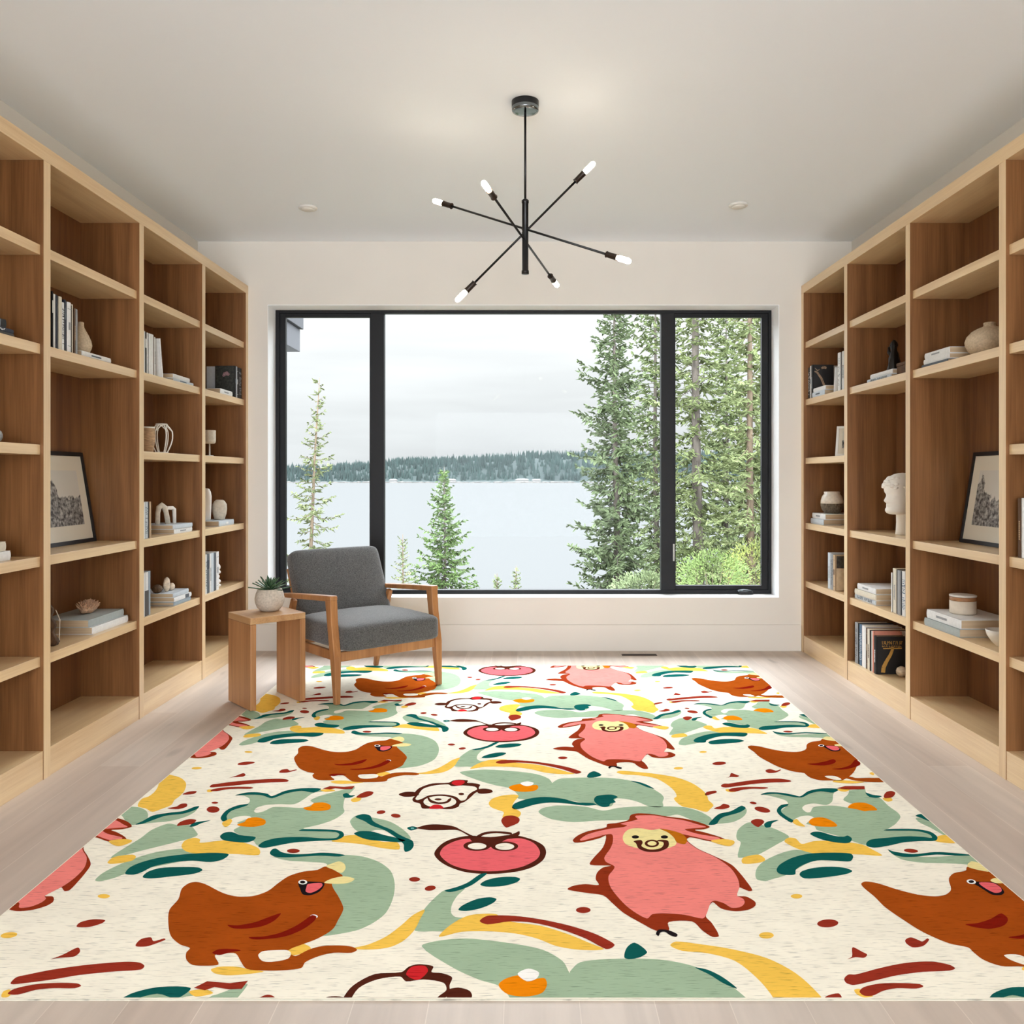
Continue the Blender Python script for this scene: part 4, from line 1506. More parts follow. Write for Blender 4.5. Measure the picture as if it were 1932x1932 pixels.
# right side
v = thing('vase', 'large round speckled vase with a short narrow neck, right bookcase', 'vase', pos(1, .155, 3.985, LV['b']))
MB().lathe([(.046, 0), (.060, .003), (.090, .028), (.104, .058), (.106, .074), (.098, .098), (.076, .122), (.048, .137), (.029, .143), (.026, .150), (.027, .161), (.023, .163), (.020, .155)], 44).build('vase_body', M_clay, v)
v = thing('glazed_jar', 'round jar with white glaze above a rough dark base, on two flat books', 'jar', pos(1, .135, 5.975, LV['d'] + .0774))
MB().lathe([(.040, 0), (.052, .004), (.070, .030), (.077, .062), (.0775, .070)], 36).build('jar_base', mat('rough_dark_glaze', (104, 92, 74), 0.8, noise=((110, 110, 60), 0.6, 4), bump=((110, 110, 50), 0.7, 0.006)), v)
MB().lathe([(.0775, .070), (.076, .090), (.068, .118), (.058, .133), (.054, .136), (.055, .152), (.050, .154), (.047, .146), (.045, .12)], 36).build('jar_shoulder', mat('crackled_white_glaze', (222, 212, 196), 0.22, noise=((50, 50, 50), 0.12, 4)), v)
# white leaning photo frame
v = thing('photo_frame', 'small white photo frame leaning in the far right compartment', 'picture frame', pos(1, .105, 5.600, LV['c']))
v.rotation_euler = (Matrix.Rotation(math.radians(-38), 3, 'Z') @ Matrix.Rotation(math.radians(-11), 3, 'X')).to_euler()


def frame_parts(root, w, h, bw, dp, mat_f, mats, mat_w, lift=0.0):
    """picture frame facing local -y, standing on z=0, back at +y"""
    m = MB()
    m.box(-w / 2, -w / 2 + bw, 0, dp, lift, h).box(w / 2 - bw, w / 2, 0, dp, lift, h)
    m.box(-w / 2 + bw, w / 2 - bw, 0, dp, lift, lift + bw).box(-w / 2 + bw, w / 2 - bw, 0, dp, h - bw, h)
    m.build('frame_rail', mat_f, root, bevel=0.001)
    m = MB()
    m.box(-w / 2 + bw, w / 2 - bw, dp * .35, dp * .9, lift + bw, h - bw)
    m.build('mount', mats, root)
    m = MB()
    m.box(-w / 2 + mat_w[0], w / 2 - mat_w[0], dp * .35 - .0012, dp * .35 - .0002, mat_w[1], h - mat_w[2])
    return m


def photo_mat(name, w, zlo, zhi, seed, tree_x):
    """black and white landscape print: pale sky over dark rough land"""
    m = bpy.data.materials.new(name)
    m.use_nodes = True
    t = m.node_tree
    b = t.nodes['Principled BSDF']
    tc = t.nodes.new('ShaderNodeTexCoord')
    sp = t.nodes.new('ShaderNodeSeparateXYZ')
    t.links.new(tc.outputs['Object'], sp.inputs[0])
    ng = t.nodes.new('ShaderNodeTexNoise')
    ng.inputs['Scale'].default_value = 60
    ng.inputs['Detail'].default_value = 5
    t.links.new(tc.outputs['Object'], ng.inputs['Vector'])
    nb = t.nodes.new('ShaderNodeTexNoise')
    nb.inputs['Scale'].default_value = 14 + seed
    nb.inputs['Detail'].default_value = 4
    t.links.new(tc.outputs['Object'], nb.inputs['Vector'])
    # skyline: land where z < skyline(x) + noise; a tall tree mass near tree_x
    tx = t.nodes.new('ShaderNodeMath')
    tx.operation = 'SUBTRACT'
    tx.inputs[1].default_value = tree_x
    t.links.new(sp.outputs['X'], tx.inputs[0])
    ab = t.nodes.new('ShaderNodeMath')
    ab.operation = 'ABSOLUTE'
    t.links.new(tx.outputs[0], ab.inputs[0])
    tr = t.nodes.new('ShaderNodeMapRange')
    tr.inputs[1].default_value = 0.0
    tr.inputs[2].default_value = w * .22
    tr.inputs[3].default_value = (zhi - zlo) * .40
    tr.inputs[4].default_value = 0.0
    t.links.new(ab.outputs[0], tr.inputs[0])
    hz = t.nodes.new('ShaderNodeMath')
    hz.operation = 'ADD'
    hz.inputs[1].default_value = zlo + (zhi - zlo) * .52
    t.links.new(tr.outputs[0], hz.inputs[0])
    ns = t.nodes.new('ShaderNodeMath')
    ns.operation = 'MULTIPLY_ADD'
    ns.inputs[1].default_value = 0.16
    t.links.new(nb.outputs[0], ns.inputs[0])
    t.links.new(hz.outputs[0], ns.inputs[2])
    df = t.nodes.new('ShaderNodeMath')
    df.operation = 'SUBTRACT'
    t.links.new(ns.outputs[0], df.inputs[0])
    t.links.new(sp.outputs['Z'], df.inputs[1])
    st = t.nodes.new('ShaderNodeMapRange')
    st.inputs[1].default_value = 0.075
    st.inputs[2].default_value = 0.085
    t.links.new(df.outputs[0], st.inputs[0])
    rp = t.nodes.new('ShaderNodeValToRGB')
    rp.color_ramp.elements[0].position = 0.36
    rp.color_ramp.elements[0].color = lin((22, 22, 22))
    rp.color_ramp.elements[1].position = 0.74
    rp.color_ramp.elements[1].color = lin((190, 190, 186))
    t.links.new(ng.outputs[0], rp.inputs[0])
    mx = t.nodes.new('ShaderNodeMix')
    mx.data_type = 'RGBA'
    mx.inputs[6].default_value = lin((214, 212, 204))
    t.links.new(st.outputs[0], mx.inputs[0])
    t.links.new(rp.outputs[0], mx.inputs[7])
    t.links.new(mx.outputs[2], b.inputs['Base Color'])
    b.inputs['Roughness'].default_value = 0.4
    b.inputs['Coat Weight'].default_value = 0.6
    b.inputs['Coat Roughness'].default_value = 0.03
    return m


M_frame_w = mat('white_frame_paint', (236, 236, 232), 0.5)
M_mount = mat('ivory_mount_board', (226, 220, 204), 0.6, coat=0.6)
m_ = frame_parts(v, .170, .205, .016, .014, M_frame_w, M_mount, (.040, .055, .036))
m_.build('print', photo_mat('small_print', .09, .055, .169, 8, .02), v)
for (s, lb, tx) in ((-1, 'black framed landscape photograph leaning in the left bookcase', -.12), (1, 'black framed landscape photograph leaning in the right bookcase', -.13)):
    yc = 4.200 if s < 0 else 4.135
    v = thing('framed_picture', lb, 'framed picture', (s * (XF + .212), yc, LV['d'] + .0006), group=None)
    # face local -y towards the room
    v.rotation_euler = (Matrix.Rotation(-s * PI / 2, 3, 'Z') @ Matrix.Rotation(math.radians(-9.2), 3, 'X')).to_euler()
    m_ = frame_parts(v, .490, .468, .020, .018, M_iron, M_mount, (.085, .095, .095))
    m_.build('print', photo_mat('print_left' if s < 0 else 'print_right', .32, .095, .373, 2 if s < 0 else 5, tx if s > 0 else -.10), v)
    m_ = MB()
    m_.box(-.225, .225, .0163, .0178, .022, .446)
    m_.build('backing_board', mat('frame_backing', (70, 58, 46), 0.9), v)

# dark figurine, copper piece and brown box
M_bronze = mat('dark_patinated_bronze', (34, 30, 27), 0.35, metal=0.5, bump=((70, 70, 70), 0.5, 0.004))
M_copper = mat('hammered_copper', (150, 108, 84), 0.3, metal=0.9, bump=((60, 60, 60), 0.8, 0.005))
v = thing('figurine', 'dark rough bronze figurine standing on white books', 'sculpture', pos(1, .160, 5.030, LV['b'] + .0470), math.radians(-70))
m_ = MB()
R = random.Random(6)
pr = [(.030, 0), (.036, .006), (.038, .030), (.034, .060), (.028, .095), (.022, .120), (.016, .140), (.017, .155), (.020, .170), (.017, .186), (.009, .198), (.0, .203)]
m_.lathe(pr, 22, wob=lambda a, z: 1 + .22 * math.sin(3 * a + z * 40) * math.cos(z * 55) + .10 * math.sin(7 * a))
m_.tube([(-.022, 0, .11), (-.036, -.004, .135), (-.030, -.010, .165)], [.011, .010, .005], 8)
m_.build('figurine_body', M_bronze, v)
v = thing('wooden_box', 'small brown burl box beside the dark figurine', 'box', pos(1, .062, 4.684, LV['b']), 0)
M_burl = mat('burl_wood', (96, 64, 38), 0.75, noise=((40, 40, 40), 0.4, 5))
MB().box(0, .13, -.085, .085, 0, .056).build('box_body', M_burl, v, bevel=0.003)
MB().box(-.002, .132, -.087, .087, .0565, .074).build('lid', M_burl, v, bevel=0.003)
v = thing('copper_cluster', 'small coppery leaf cluster on the brown burl box', 'ornament', pos(1, .125, 4.674, LV['b'] + .0746))
m_ = MB()
for k in range(9):
    a = k * .75
    leaf_blade(m_, Vector((0.006 * math.cos(a), 0.006 * math.sin(a), .004)), a, 1.25 - .05 * (k % 3), .085 + .045 * ((k * 37) % 5) / 5, .012, .004, .15)
m_.build('cluster_leaves', M_copper, v)
MB().lathe([(.018, 0), (.020, .003), (.012, .008), (.0, .009)], 20).build('cluster_base', M_bronze, v)

# sculpted head
v = thing('head_sculpture', 'white plaster head on a round neck, in profile in the right bookcase', 'sculpture', pos(1, .155, 4.915, LV['d']), math.radians(12))
m_ = MB()
# (height, front, back, half width, nose) of the head, face towards local -x
HP = [(.1180, -.060, .030, .024, 0), (.1200, -.076, .046, .040, 0), (.1270, -.091, .060, .050, 0), (.1380, -.097, .070, .056, 0),
      (.1500, -.096, .076, .059, 0), (.1580, -.089, .080, .061, 0), (.1660, -.090, .083, .062, .003), (.1730, -.091, .086, .063, .006),
      (.1790, -.090, .089, .064, .003), (.1850, -.092, .092, .066, .008), (.1920, -.093, .095, .067, .021), (.2000, -.093, .098, .069, .024),
      (.2100, -.092, .102, .071, .018), (.2220, -.090, .106, .073, .012), (.2340, -.090, .110, .075, .006), (.2460, -.097, .113, .077, .003),
      (.2600, -.100, .115, .079, 0), (.2800, -.101, .115, .080, 0), (.3000, -.096, .111, .078, 0), (.3200, -.085, .101, .071, 0),
      (.3380, -.066, .083, .058, 0), (.3500, -.044, .060, .041, 0), (.3570, -.018, .030, .020, 0), (.3590, .004, .008, .002, 0)]
NR = 56
vs, fs = [], []
for (z, xf, xb, wd_, ns) in HP:
    for k in range(NR):
        a = 2 * PI * k / NR
        c, s = math.cos(a), math.sin(a)
        x = (xb + xf) / 2 + (xb - xf) / 2 * math.copysign(abs(c) ** .9, c)
        y = wd_ * math.copysign(abs(s) ** .88, s)
        if c < 0:
            x -= ns * math.exp(-(s / .17) ** 2)
            for sy in (-1, 1):
                x += .010 * math.exp(-((y - sy * .030) / .016) ** 2 - ((z - .229) / .011) ** 2)
                x += .006 * math.exp(-((y - sy * .040) / .018) ** 2 - ((z - .185) / .016) ** 2)
        vs.append((x, y, z))
for i in range(len(HP) - 1):
    for k in range(NR):
        q, q2 = i * NR + k, i * NR + (k + 1) % NR
        fs.append((q, q2, q2 + NR, q + NR))
fs.append(tuple(reversed(range(NR))))
fs.append(tuple(len(vs) - NR + k for k in range(NR)))
m_.add(vs, fs, 0, True)
m_.build('head', M_plaster, v)
m_ = MB()
m_.lathe([(.050, 0), (.051, .002), (.049, .020), (.046, .07), (.047, .118), (.050, .14)], 32, c=(.020, 0, 0))
m_.build('neck', M_plaster, v)
for sy in (-1, 1):
    m_ = MB()
    c = [(.018, sy * .077, .215), (.010, sy * .083, .245), (.024, sy * .088, .268), (.042, sy * .085, .262), (.044, sy * .083, .238), (.030, sy * .079, .215), (.020, sy * .077, .206)]
    m_.tube(c, [.005, .006, .007, .008, .007, .006, .004], 8)
    m_.blob((.028, sy * .078, .240), (.012, .006, .022), 10)
    m_.build('ear', M_plaster, v, weld=False)
m_ = MB()
R = random.Random(2)
for k in range(46):                       # short curls over brow and crown
    a = R.uniform(-1.5, 1.5)
    e = R.uniform(.10, .85)
    d = Vector((-math.cos(e) * math.cos(a), math.cos(e) * math.sin(a), math.sin(e)))
    p = Vector((-.006 + d.x * .100, d.y * .076, .262 + d.z * .092))
    m_.blob(p, (.014, .014, .009), 8)
m_.build('hair_curls', M_plaster, v, weld=False)

v = thing('shell_ball', 'small round white shell at the foot of the black book', 'shell', pos(1, .150, 4.905, ZB_))
MB().blob((0, 0, .030), (.030, .029, .0296), 26, fn=lambda u: 1 + .05 * math.sin(9 * math.atan2(u.y, u.x)) + .03 * math.sin(13 * u.z)).build('shell_body', M_shell, v)
v = thing('lidded_jar', 'low stoneware jar with wood banded lid on a white book', 'jar', pos(1, .138, 4.195, LV['e'] + .0826))
MB().lathe([(.056, 0), (.060, .003), (.061, .010), (.061, .064)], 40).build('jar_body', mat('stoneware_body', (216, 202, 182), 0.6, noise=((60, 60, 60), 0.05, 3)), v)
MB().lathe([(.0605, .0645), (.0612, .066), (.0612, .082), (.058, .083)], 40).build('lid_band', mat('lid_wood', (160, 112, 72), 0.5, noise=((60, 60, 300), 0.2, 2)), v)
MB().lathe([(.0600, .0835), (.0622, .086), (.0618, .092), (.050, .094), (.02, .0925), (.0, .092)], 40).build('lid', mat('lid_glaze', (214, 208, 198), 0.35), v)
v = thing('bowl', 'small white bowl half behind the upright, beside the lidded jar books', 'bowl', pos(1, .105, 3.800, LV['e']))
MB().lathe([(.022, 0), (.024, .004), (.040, .020), (.058, .048), (.064, .072), (.061, .073), (.052, .050), (.034, .026), (.0, .016)], 36).build('bowl_body', M_whitegl, v)
MB().lathe([(.050, .046), (.035, .055), (.015, .062), (.0, .064)], 24, wob=lambda a, z: 1 + .12 * math.sin(5 * a)).build('potpourri', mat('dried_petals', (120, 100, 82), 0.95, noise=((70, 70, 70), 0.5, 3)), v)
# ------------------------------------------------------------------ rug
RX0, RX1, RY0, RY1 = -1.523, 1.503, 2.070, 5.720
PX_, PY_ = 2.105, 1.350        # repeat of the printed pattern, metres


def rug_mat(name, rgb, amt=0.05):
    """flat woven yarn colour with fine dark gaps between the rows"""
    m = bpy.data.materials.new(name)
    m.use_nodes = True
    t = m.node_tree
    b = t.nodes['Principled BSDF']
    tc = t.nodes.new('ShaderNodeTexCoord')
    mp = t.nodes.new('ShaderNodeMapping')
    mp.inputs['Scale'].default_value = (20, 300, 1)
    t.links.new(tc.outputs['Object'], mp.inputs[0])
    n = t.nodes.new('ShaderNodeTexNoise')
    n.inputs['Scale'].default_value = 1.0
    n.inputs['Detail'].default_value = 2
    t.links.new(mp.outputs[0], n.inputs['Vector'])
    mr = t.nodes.new('ShaderNodeMapRange')
    mr.inputs[1].default_value = 0.28
    mr.inputs[2].default_value = 0.42
    mr.inputs[3].default_value = 0.50
    mr.inputs[4].default_value = 1.0
    t.links.new(n.outputs[0], mr.inputs[0])
    mp2 = t.nodes.new('ShaderNodeMapping')
    mp2.inputs['Scale'].default_value = (7, 9, 1)
    t.links.new(tc.outputs['Object'], mp2.inputs[0])
    n2 = t.nodes.new('ShaderNodeTexNoise')
    n2.inputs['Scale'].default_value = 1.0
    n2.inputs['Detail'].default_value = 4
    t.links.new(mp2.outputs[0], n2.inputs['Vector'])
    m2 = t.nodes.new('ShaderNodeMapRange')
    m2.inputs[1].default_value = 0.3
    m2.inputs[2].default_value = 0.7
    m2.inputs[3].default_value = 1 - amt
    m2.inputs[4].default_value = 1 + amt
    t.links.new(n2.outputs[0], m2.inputs[0])
    mu = t.nodes.new('ShaderNodeMath')
    mu.operation = 'MULTIPLY'
    t.links.new(mr.outputs[0], mu.inputs[0])
    t.links.new(m2.outputs[0], mu.inputs[1])
    vm = t.nodes.new('ShaderNodeVectorMath')
    vm.operation = 'SCALE'
    vm.inputs[0].default_value = lin(rgb)[:3]
    t.links.new(mu.outputs[0], vm.inputs['Scale'])
    t.links.new(vm.outputs[0], b.inputs['Base Color'])
    b.inputs['Roughness'].default_value = 0.95
    b.inputs['Specular IOR Level'].default_value = 0.0
    bp = t.nodes.new('ShaderNodeBump')
    bp.inputs['Strength'].default_value = 0.25
    bp.inputs['Distance'].default_value = 0.002
    t.links.new(n.outputs[0], bp.inputs['Height'])
    t.links.new(bp.outputs[0], b.inputs['Normal'])
    return m


RC = {'cream': (250, 244, 226), 'sage': (164, 188, 158), 'yellow': (248, 200, 86), 'orange': (240, 138, 16), 'hen': (164, 76, 22),
      'teal': (20, 92, 86), 'red': (152, 52, 36), 'rust': (148, 54, 28), 'pink': (244, 138, 130), 'coral': (238, 106, 112),
      'brown': (84, 38, 26), 'pale': (244, 228, 160), 'dark': (34, 28, 30), 'scarlet': (208, 42, 46), 'white': (252, 250, 244),
      'ochre': (190, 110, 24), 'wine': (128, 28, 16), 'edge': (206, 200, 184), 'tealhi': (110, 176, 170)}
RN = list(RC)
RM = [rug_mat('rug_yarn_' + k, RC[k], 0.10 if k in ('hen',) else 0.04) for k in RN]


def crop(ox, oy, s):
    return lambda pts: [(ox + x / s, oy + y / s) for (x, y) in pts]


A = crop(0, 1400, 2.9723)
B = crop(550, 1400, 2.9723)
Cc = crop(1000, 1400, 3.632)
D = crop(1300, 1400, 3.057)
SHAPES = []     # (layer, colour, image outline, x repeats)


def sh(layer, col, pts, rep=(0,), sharp=False):
    SHAPES.append((layer, col, pts, rep, sharp))


def el(crp, cx, cy, rx, ry, rot=0.0, n=18):
    c, s = math.cos(rot), math.sin(rot)
    return crp([(cx + rx * math.cos(2 * PI * k / n) * c - ry * math.sin(2 * PI * k / n) * s,
                 cy + rx * math.cos(2 * PI * k / n) * s + ry * math.sin(2 * PI * k / n) * c) for k in range(n)])


W = (0, -1)     # shapes that also show one repeat to the left
# --- left column: hen, crescent, pitcher, leaves
sh(1, 'sage', A([(1520, 625), (1545, 655), (1620, 672), (1740, 680), (1830, 690), (1850, 760), (1850, 850), (1850, 950), (1800, 1092), (1900, 1085), (2015, 1060), (2105, 1015), (2165, 965), (2205, 880), (2213, 800), (2190, 730), (2125, 680), (2035, 650), (1935, 640), (1785, 640), (1640, 640)]))
sh(2, 'teal', A([(1513, 632), (1528, 608), (1548, 605), (1580, 625), (1640, 636), (1720, 635), (1800, 628), (1880, 632), (1935, 642), (1900, 650), (1800, 645), (1700, 650), (1600, 655), (1540, 650)]))
sh(2, 'red', el(A, 1645, 618, 36, 12))
sh(2, 'yellow', A([(1610, 1205), (1625, 1165), (1690, 1140), (1735, 1156), (1742, 1172), (1680, 1200)]))
sh(2, 'yellow', A([(1183, 1285), (1230, 1270), (1330, 1270), (1400, 1285), (1480, 1297), (1380, 1312), (1270, 1318), (1205, 1307)]))
sh(3, 'hen', A([(1100, 793), (1150, 805), (1250, 855), (1330, 875), (1420, 872), (1500, 845), (1560, 800), (1620, 760), (1700, 735), (1780, 725), (1822, 706), (1850, 714), (1900, 742), (1922, 760), (1890, 785), (1862, 802), (1870, 830), (1895, 870), (1920, 920), (1925, 950), (1895, 1010), (1865, 1060), (1785, 1110), (1695, 1145), (1640, 1165), (1610, 1185), (1640, 1205), (1660, 1210), (1730, 1175), (1800, 1155), (1900, 1150), (1975, 1158), (2002, 1176), (1970, 1192), (1872, 1192), (1790, 1210), (1712, 1245), (1690, 1277), (1600, 1290), (1480, 1292), (1385, 1283), (1350, 1240), (1320, 1195), (1260, 1195), (1205, 1205), (1225, 1258), (1150, 1265), (1080, 1260), (1045, 1230), (1045, 1190), (1065, 1165), (1010, 1145), (960, 1100), (945, 1040), (950, 950), (1000, 890), (1020, 830), (1060, 800)]))
sh(4, 'cream', A([(1448, 1207), (1470, 1185), (1540, 1178), (1610, 1178), (1632, 1195), (1615, 1225), (1540, 1242), (1475, 1240)]))
sh(4, 'wine', A([(1275, 1035), (1330, 1038), (1430, 1020), (1510, 990), (1575, 970), (1540, 1010), (1480, 1040), (1400, 1055), (1310, 1055)]))
sh(4, 'wine', A([(1395, 1105), (1480, 1100), (1570, 1080), (1660, 1040), (1720, 1000), (1750, 980), (1775, 990), (1755, 1020), (1690, 1065), (1600, 1100), (1500, 1115), (1420, 1117)]))
sh(3.5, 'white', el(A, 1760, 988, 22, 11))
sh(4, 'wine', A([(1190, 1192), (1230, 1172), (1320, 1172), (1350, 1180), (1290, 1190), (1230, 1205)]))
sh(4, 'pale', A([(1818, 797), (1860, 775), (1930, 762), (1988, 776), (1960, 797), (1900, 805), (1850, 803)]))
sh(4, 'pale', A([(1828, 705), (1860, 690), (1900, 678), (1930, 690), (1937, 720), (1912, 744), (1870, 725)]))
sh(4, 'dark', A([(1672, 797), (1690, 785), (1725, 790), (1815, 798), (1815, 820), (1785, 852), (1735, 869), (1698, 863), (1682, 830)]))
sh(5, 'coral', A([(1728, 806), (1800, 800), (1808, 815), (1780, 840), (1740, 856), (1715, 848), (1718, 825)]))
sh(5, 'white', el(A, 1698, 795, 25, 13))
sh(6, 'dark', el(A, 1697, 795, 15, 8))
sh(1, 'sage', A([(1330, 300), (1400, 300), (1470, 300), (1525, 318), (1600, 288), (1700, 272), (1800, 275), (1870, 285), (1970, 262), (1992, 260), (1965, 290), (1935, 320), (1925, 370), (1930, 400), (1875, 440), (1790, 470), (1700, 492), (1860, 500), (1910, 512), (1920, 535), (1880, 553), (1800, 558), (1650, 568), (1520, 592), (1445, 587), (1420, 560), (1330, 520), (1310, 500), (1350, 475), (1300, 450), (1255, 445), (1255, 410), (1290, 380), (1390, 352), (1400, 325), (1370, 308)]))
sh(2, 'cream', A([(1765, 290), (1700, 330), (1650, 355), (1560, 355), (1490, 360), (1440, 375), (1425, 395), (1440, 404), (1480, 395), (1530, 372), (1600, 372), (1700, 375), (1760, 350), (1740, 335), (1790, 310), (1880, 283)]))
sh(2, 'cream', A([(1290, 445), (1320, 428), (1380, 420), (1410, 430), (1370, 445), (1330, 460), (1320, 490), (1290, 497), (1280, 472)]))
sh(3, 'teal', A([(1318, 306), (1380, 290), (1440, 288), (1500, 297), (1525, 310), (1600, 280), (1690, 266), (1800, 268), (1760, 290), (1690, 280), (1600, 296), (1525, 322), (1470, 305), (1400, 302)]))
sh(3, 'teal', A([(1392, 354), (1330, 363), (1270, 390), (1238, 430), (1250, 452), (1272, 446), (1272, 420), (1300, 392), (1385, 363)]))
sh(3, 'teal', A([(1234, 535), (1260, 515), (1300, 512), (1350, 530), (1432, 540), (1420, 560), (1380, 571), (1300, 566), (1250, 556)]))
sh(3, 'teal', A([(1675, 505), (1700, 496), (1860, 499), (1917, 509), (1928, 535), (1890, 556), (1800, 561), (1650, 571), (1540, 591), (1480, 601), (1448, 592), (1480, 565), (1560, 545), (1700, 540), (1820, 548), (1885, 545), (1903, 525), (1880, 512), (1780, 508)]))
sh(3, 'orange', A([(1700, 376), (1740, 368), (1760, 350), (1810, 345), (1852, 360), (1847, 385), (1800, 393), (1730, 391)]))
sh(3, 'orange', A([(1330, 470), (1370, 455), (1390, 435), (1440, 429), (1487, 445), (1482, 470), (1420, 483), (1350, 479)]))
sh(3, 'yellow', A([(1246, 460), (1290, 438), (1302, 450), (1282, 477), (1262, 484)]))
sh(4, 'red', A([(1810, 268), (1850, 254), (1930, 258), (1990, 253), (1975, 270), (1930, 271), (1880, 266), (1850, 273)]), sharp=True)
sh(3, 'yellow', A([(1797, 275), (1850, 271), (1880, 279), (1825, 286)]))
sh(2, 'teal', B([(288, 300), (310, 292), (330, 305), (357, 305), (330, 318), (298, 319)]))
sh(3, 'red', B([(363, 317), (390, 295), (430, 282), (459, 288), (447, 305), (400, 319)]))
sh(2, 'yellow', B([(333, 330), (360, 317), (392, 322), (376, 339), (345, 343)]))
sh(1, 'sage', A([(1112, 368), (1090, 400), (1030, 430), (950, 450), (850, 460), (765, 470), (830, 440), (900, 412), (1000, 400), (1080, 376)]))
sh(2, 'teal', A([(758, 470), (800, 450), (860, 418), (950, 403), (1030, 393), (1090, 370), (1117, 366), (1102, 384), (1030, 408), (930, 420), (870, 440), (800, 465)]))
sh(2, 'red', A([(938, 378), (990, 368), (1015, 353), (1047, 352), (1045, 370), (1000, 383)]))
sh(2, 'red', el(A, 1205, 347, 19, 6))
sh(2, 'red', el(A, 1195, 385, 36, 18))
sh(2, 'red', A([(1023, 299), (1060, 284), (1102, 282), (1090, 296), (1050, 301)]))
sh(2, 'red', A([(993, 477), (1010, 455), (1060, 439), (1100, 444), (1080, 466), (1030, 473)]))
sh(2, 'teal', A([(1063, 481), (1090, 459), (1182, 446), (1130, 462), (1090, 480)]))
sh(1, 'sage', A([(620, 656), (700, 600), (790, 545), (850, 500), (940, 465), (1000, 472), (1060, 470), (1100, 510), (1107, 530), (1060, 550), (1020, 560), (900, 590), (780, 620), (680, 647)]))
sh(2, 'yellow', A([(603, 682), (640, 652), (740, 639), (762, 650), (745, 671), (680, 686), (618, 691)]))
sh(1, 'sage', A([(533, 782), (580, 740), (680, 690), (800, 645), (900, 620), (1030, 605), (1070, 625), (1200, 640), (1000, 680), (720, 740), (640, 770), (560, 789)]))
sh(3, 'teal', A([(702, 747), (730, 710), (800, 680), (900, 655), (1050, 636), (1200, 629), (1282, 637), (1250, 666), (1180, 681), (1080, 673), (980, 681), (860, 706), (800, 736), (750, 752)]))
sh(2, 'teal', A([(800, 766), (830, 735), (900, 714), (1000, 709), (1110, 711), (1135, 727), (1090, 746), (950, 763), (850, 773)]))
sh(2, 'yellow', A([(1018, 590), (1040, 558), (1090, 544), (1122, 554), (1122, 572), (1220, 562), (1290, 557), (1380, 575), (1452, 605), (1450, 641), (1330, 636), (1200, 633), (1080, 631), (1035, 616)]))
sh(2, 'yellow', el(A, 582, 873, 34, 12))
sh(2, 'red', A([(430, 1045), (450, 1020), (520, 1003), (590, 1008), (570, 1026), (500, 1046)]))
sh(2, 'yellow', el(A, 50, 1092, 47, 16, -0.12))
sh(2, 'red', A([(760, 1153), (790, 1115), (845, 1104), (862, 1126), (920, 1111), (927, 1118), (870, 1141), (820, 1156)]))
sh(2, 'red', A([(283, 1229), (350, 1203), (435, 1162), (449, 1185), (420, 1211), (370, 1218), (320, 1221)]))
sh(2, 'red', A([(60, 1367), (90, 1330), (150, 1315), (300, 1285), (500, 1258), (700, 1242), (780, 1246), (810, 1265), (790, 1286), (650, 1296), (450, 1316), (300, 1341), (150, 1361)]))
sh(3, 'red', A([(43, 1422), (80, 1395), (200, 1369), (320, 1361), (430, 1364), (455, 1378), (420, 1391), (300, 1391), (200, 1401), (100, 1427)]))
sh(2, 'yellow', A([(8, 1440), (20, 1408), (55, 1398), (62, 1425), (40, 1442)]))
# --- centre column: cow, cherry, cloud leaves, pink animal
sh(1, 'brown', B([(690, 290), (720, 262), (790, 238), (880, 234), (905, 222), (935, 217), (965, 218), (990, 222), (985, 234), (1020, 236), (1057, 245), (1050, 262), (1052, 280), (1030, 292), (1002, 318), (970, 342), (945, 352), (935, 370), (890, 383), (800, 379), (735, 379), (720, 352), (685, 341), (678, 325), (692, 308)]))
sh(2, 'cream', B([(712, 300), (740, 268), (800, 250), (878, 244), (900, 254), (960, 250), (1028, 257), (1040, 272), (1015, 285), (992, 303), (975, 330), (950, 335), (925, 315), (880, 303), (830, 300), (770, 306), (730, 325), (705, 332), (695, 325)]))
sh(2, 'cream', el(B, 832, 342, 92, 33))
sh(3, 'brown', B([(762, 322), (770, 318), (785, 332), (825, 345), (865, 340), (882, 325), (895, 320), (893, 335), (870, 350), (825, 355), (780, 346)]))
sh(3, 'brown', el(B, 822, 328, 20, 6))
sh(3, 'scarlet', B([(772, 380), (788, 363), (812, 357), (838, 362), (852, 378), (815, 382)]))
sh(3, 'scarlet', B([(898, 240), (915, 223), (960, 221), (972, 233), (940, 251)]))
sh(2, 'brown', B([(601, 299), (640, 286), (690, 287), (717, 302), (680, 312), (630, 313)]))
sh(2, 'brown', B([(1040, 273), (1080, 267), (1120, 274), (1127, 288), (1085, 296), (1050, 294)]))
sh(3, 'brown', el(B, 952, 298, 16, 7))
CH_O = [(800, 632), (840, 580), (900, 550), (1000, 532), (1115, 540), (1240, 528), (1340, 550), (1410, 585), (1428, 625), (1410, 670), (1350, 710), (1260, 735), (1110, 748), (980, 738), (890, 710), (830, 675)]
sh(1, 'brown', B(CH_O), W)
sh(2, 'coral', B([(833, 640), (850, 600), (900, 570), (960, 552), (1060, 552), (1115, 562), (1200, 552), (1290, 548), (1360, 575), (1394, 625), (1375, 665), (1300, 705), (1200, 727), (1100, 733), (980, 722), (890, 692)]), W)
sh(3, 'brown', B([(1003, 546), (1030, 533), (1110, 560), (1180, 540), (1250, 519), (1277, 507), (1274, 531), (1200, 556), (1150, 585), (1110, 597), (1070, 585), (1010, 562)]), W)
sh(2.5, 'brown', el(B, 1040, 590, 76, 28), W)
sh(4, 'cream', el(B, 1041, 592, 52, 18), W)
sh(2.5, 'brown', el(B, 1195, 592, 76, 27), W)
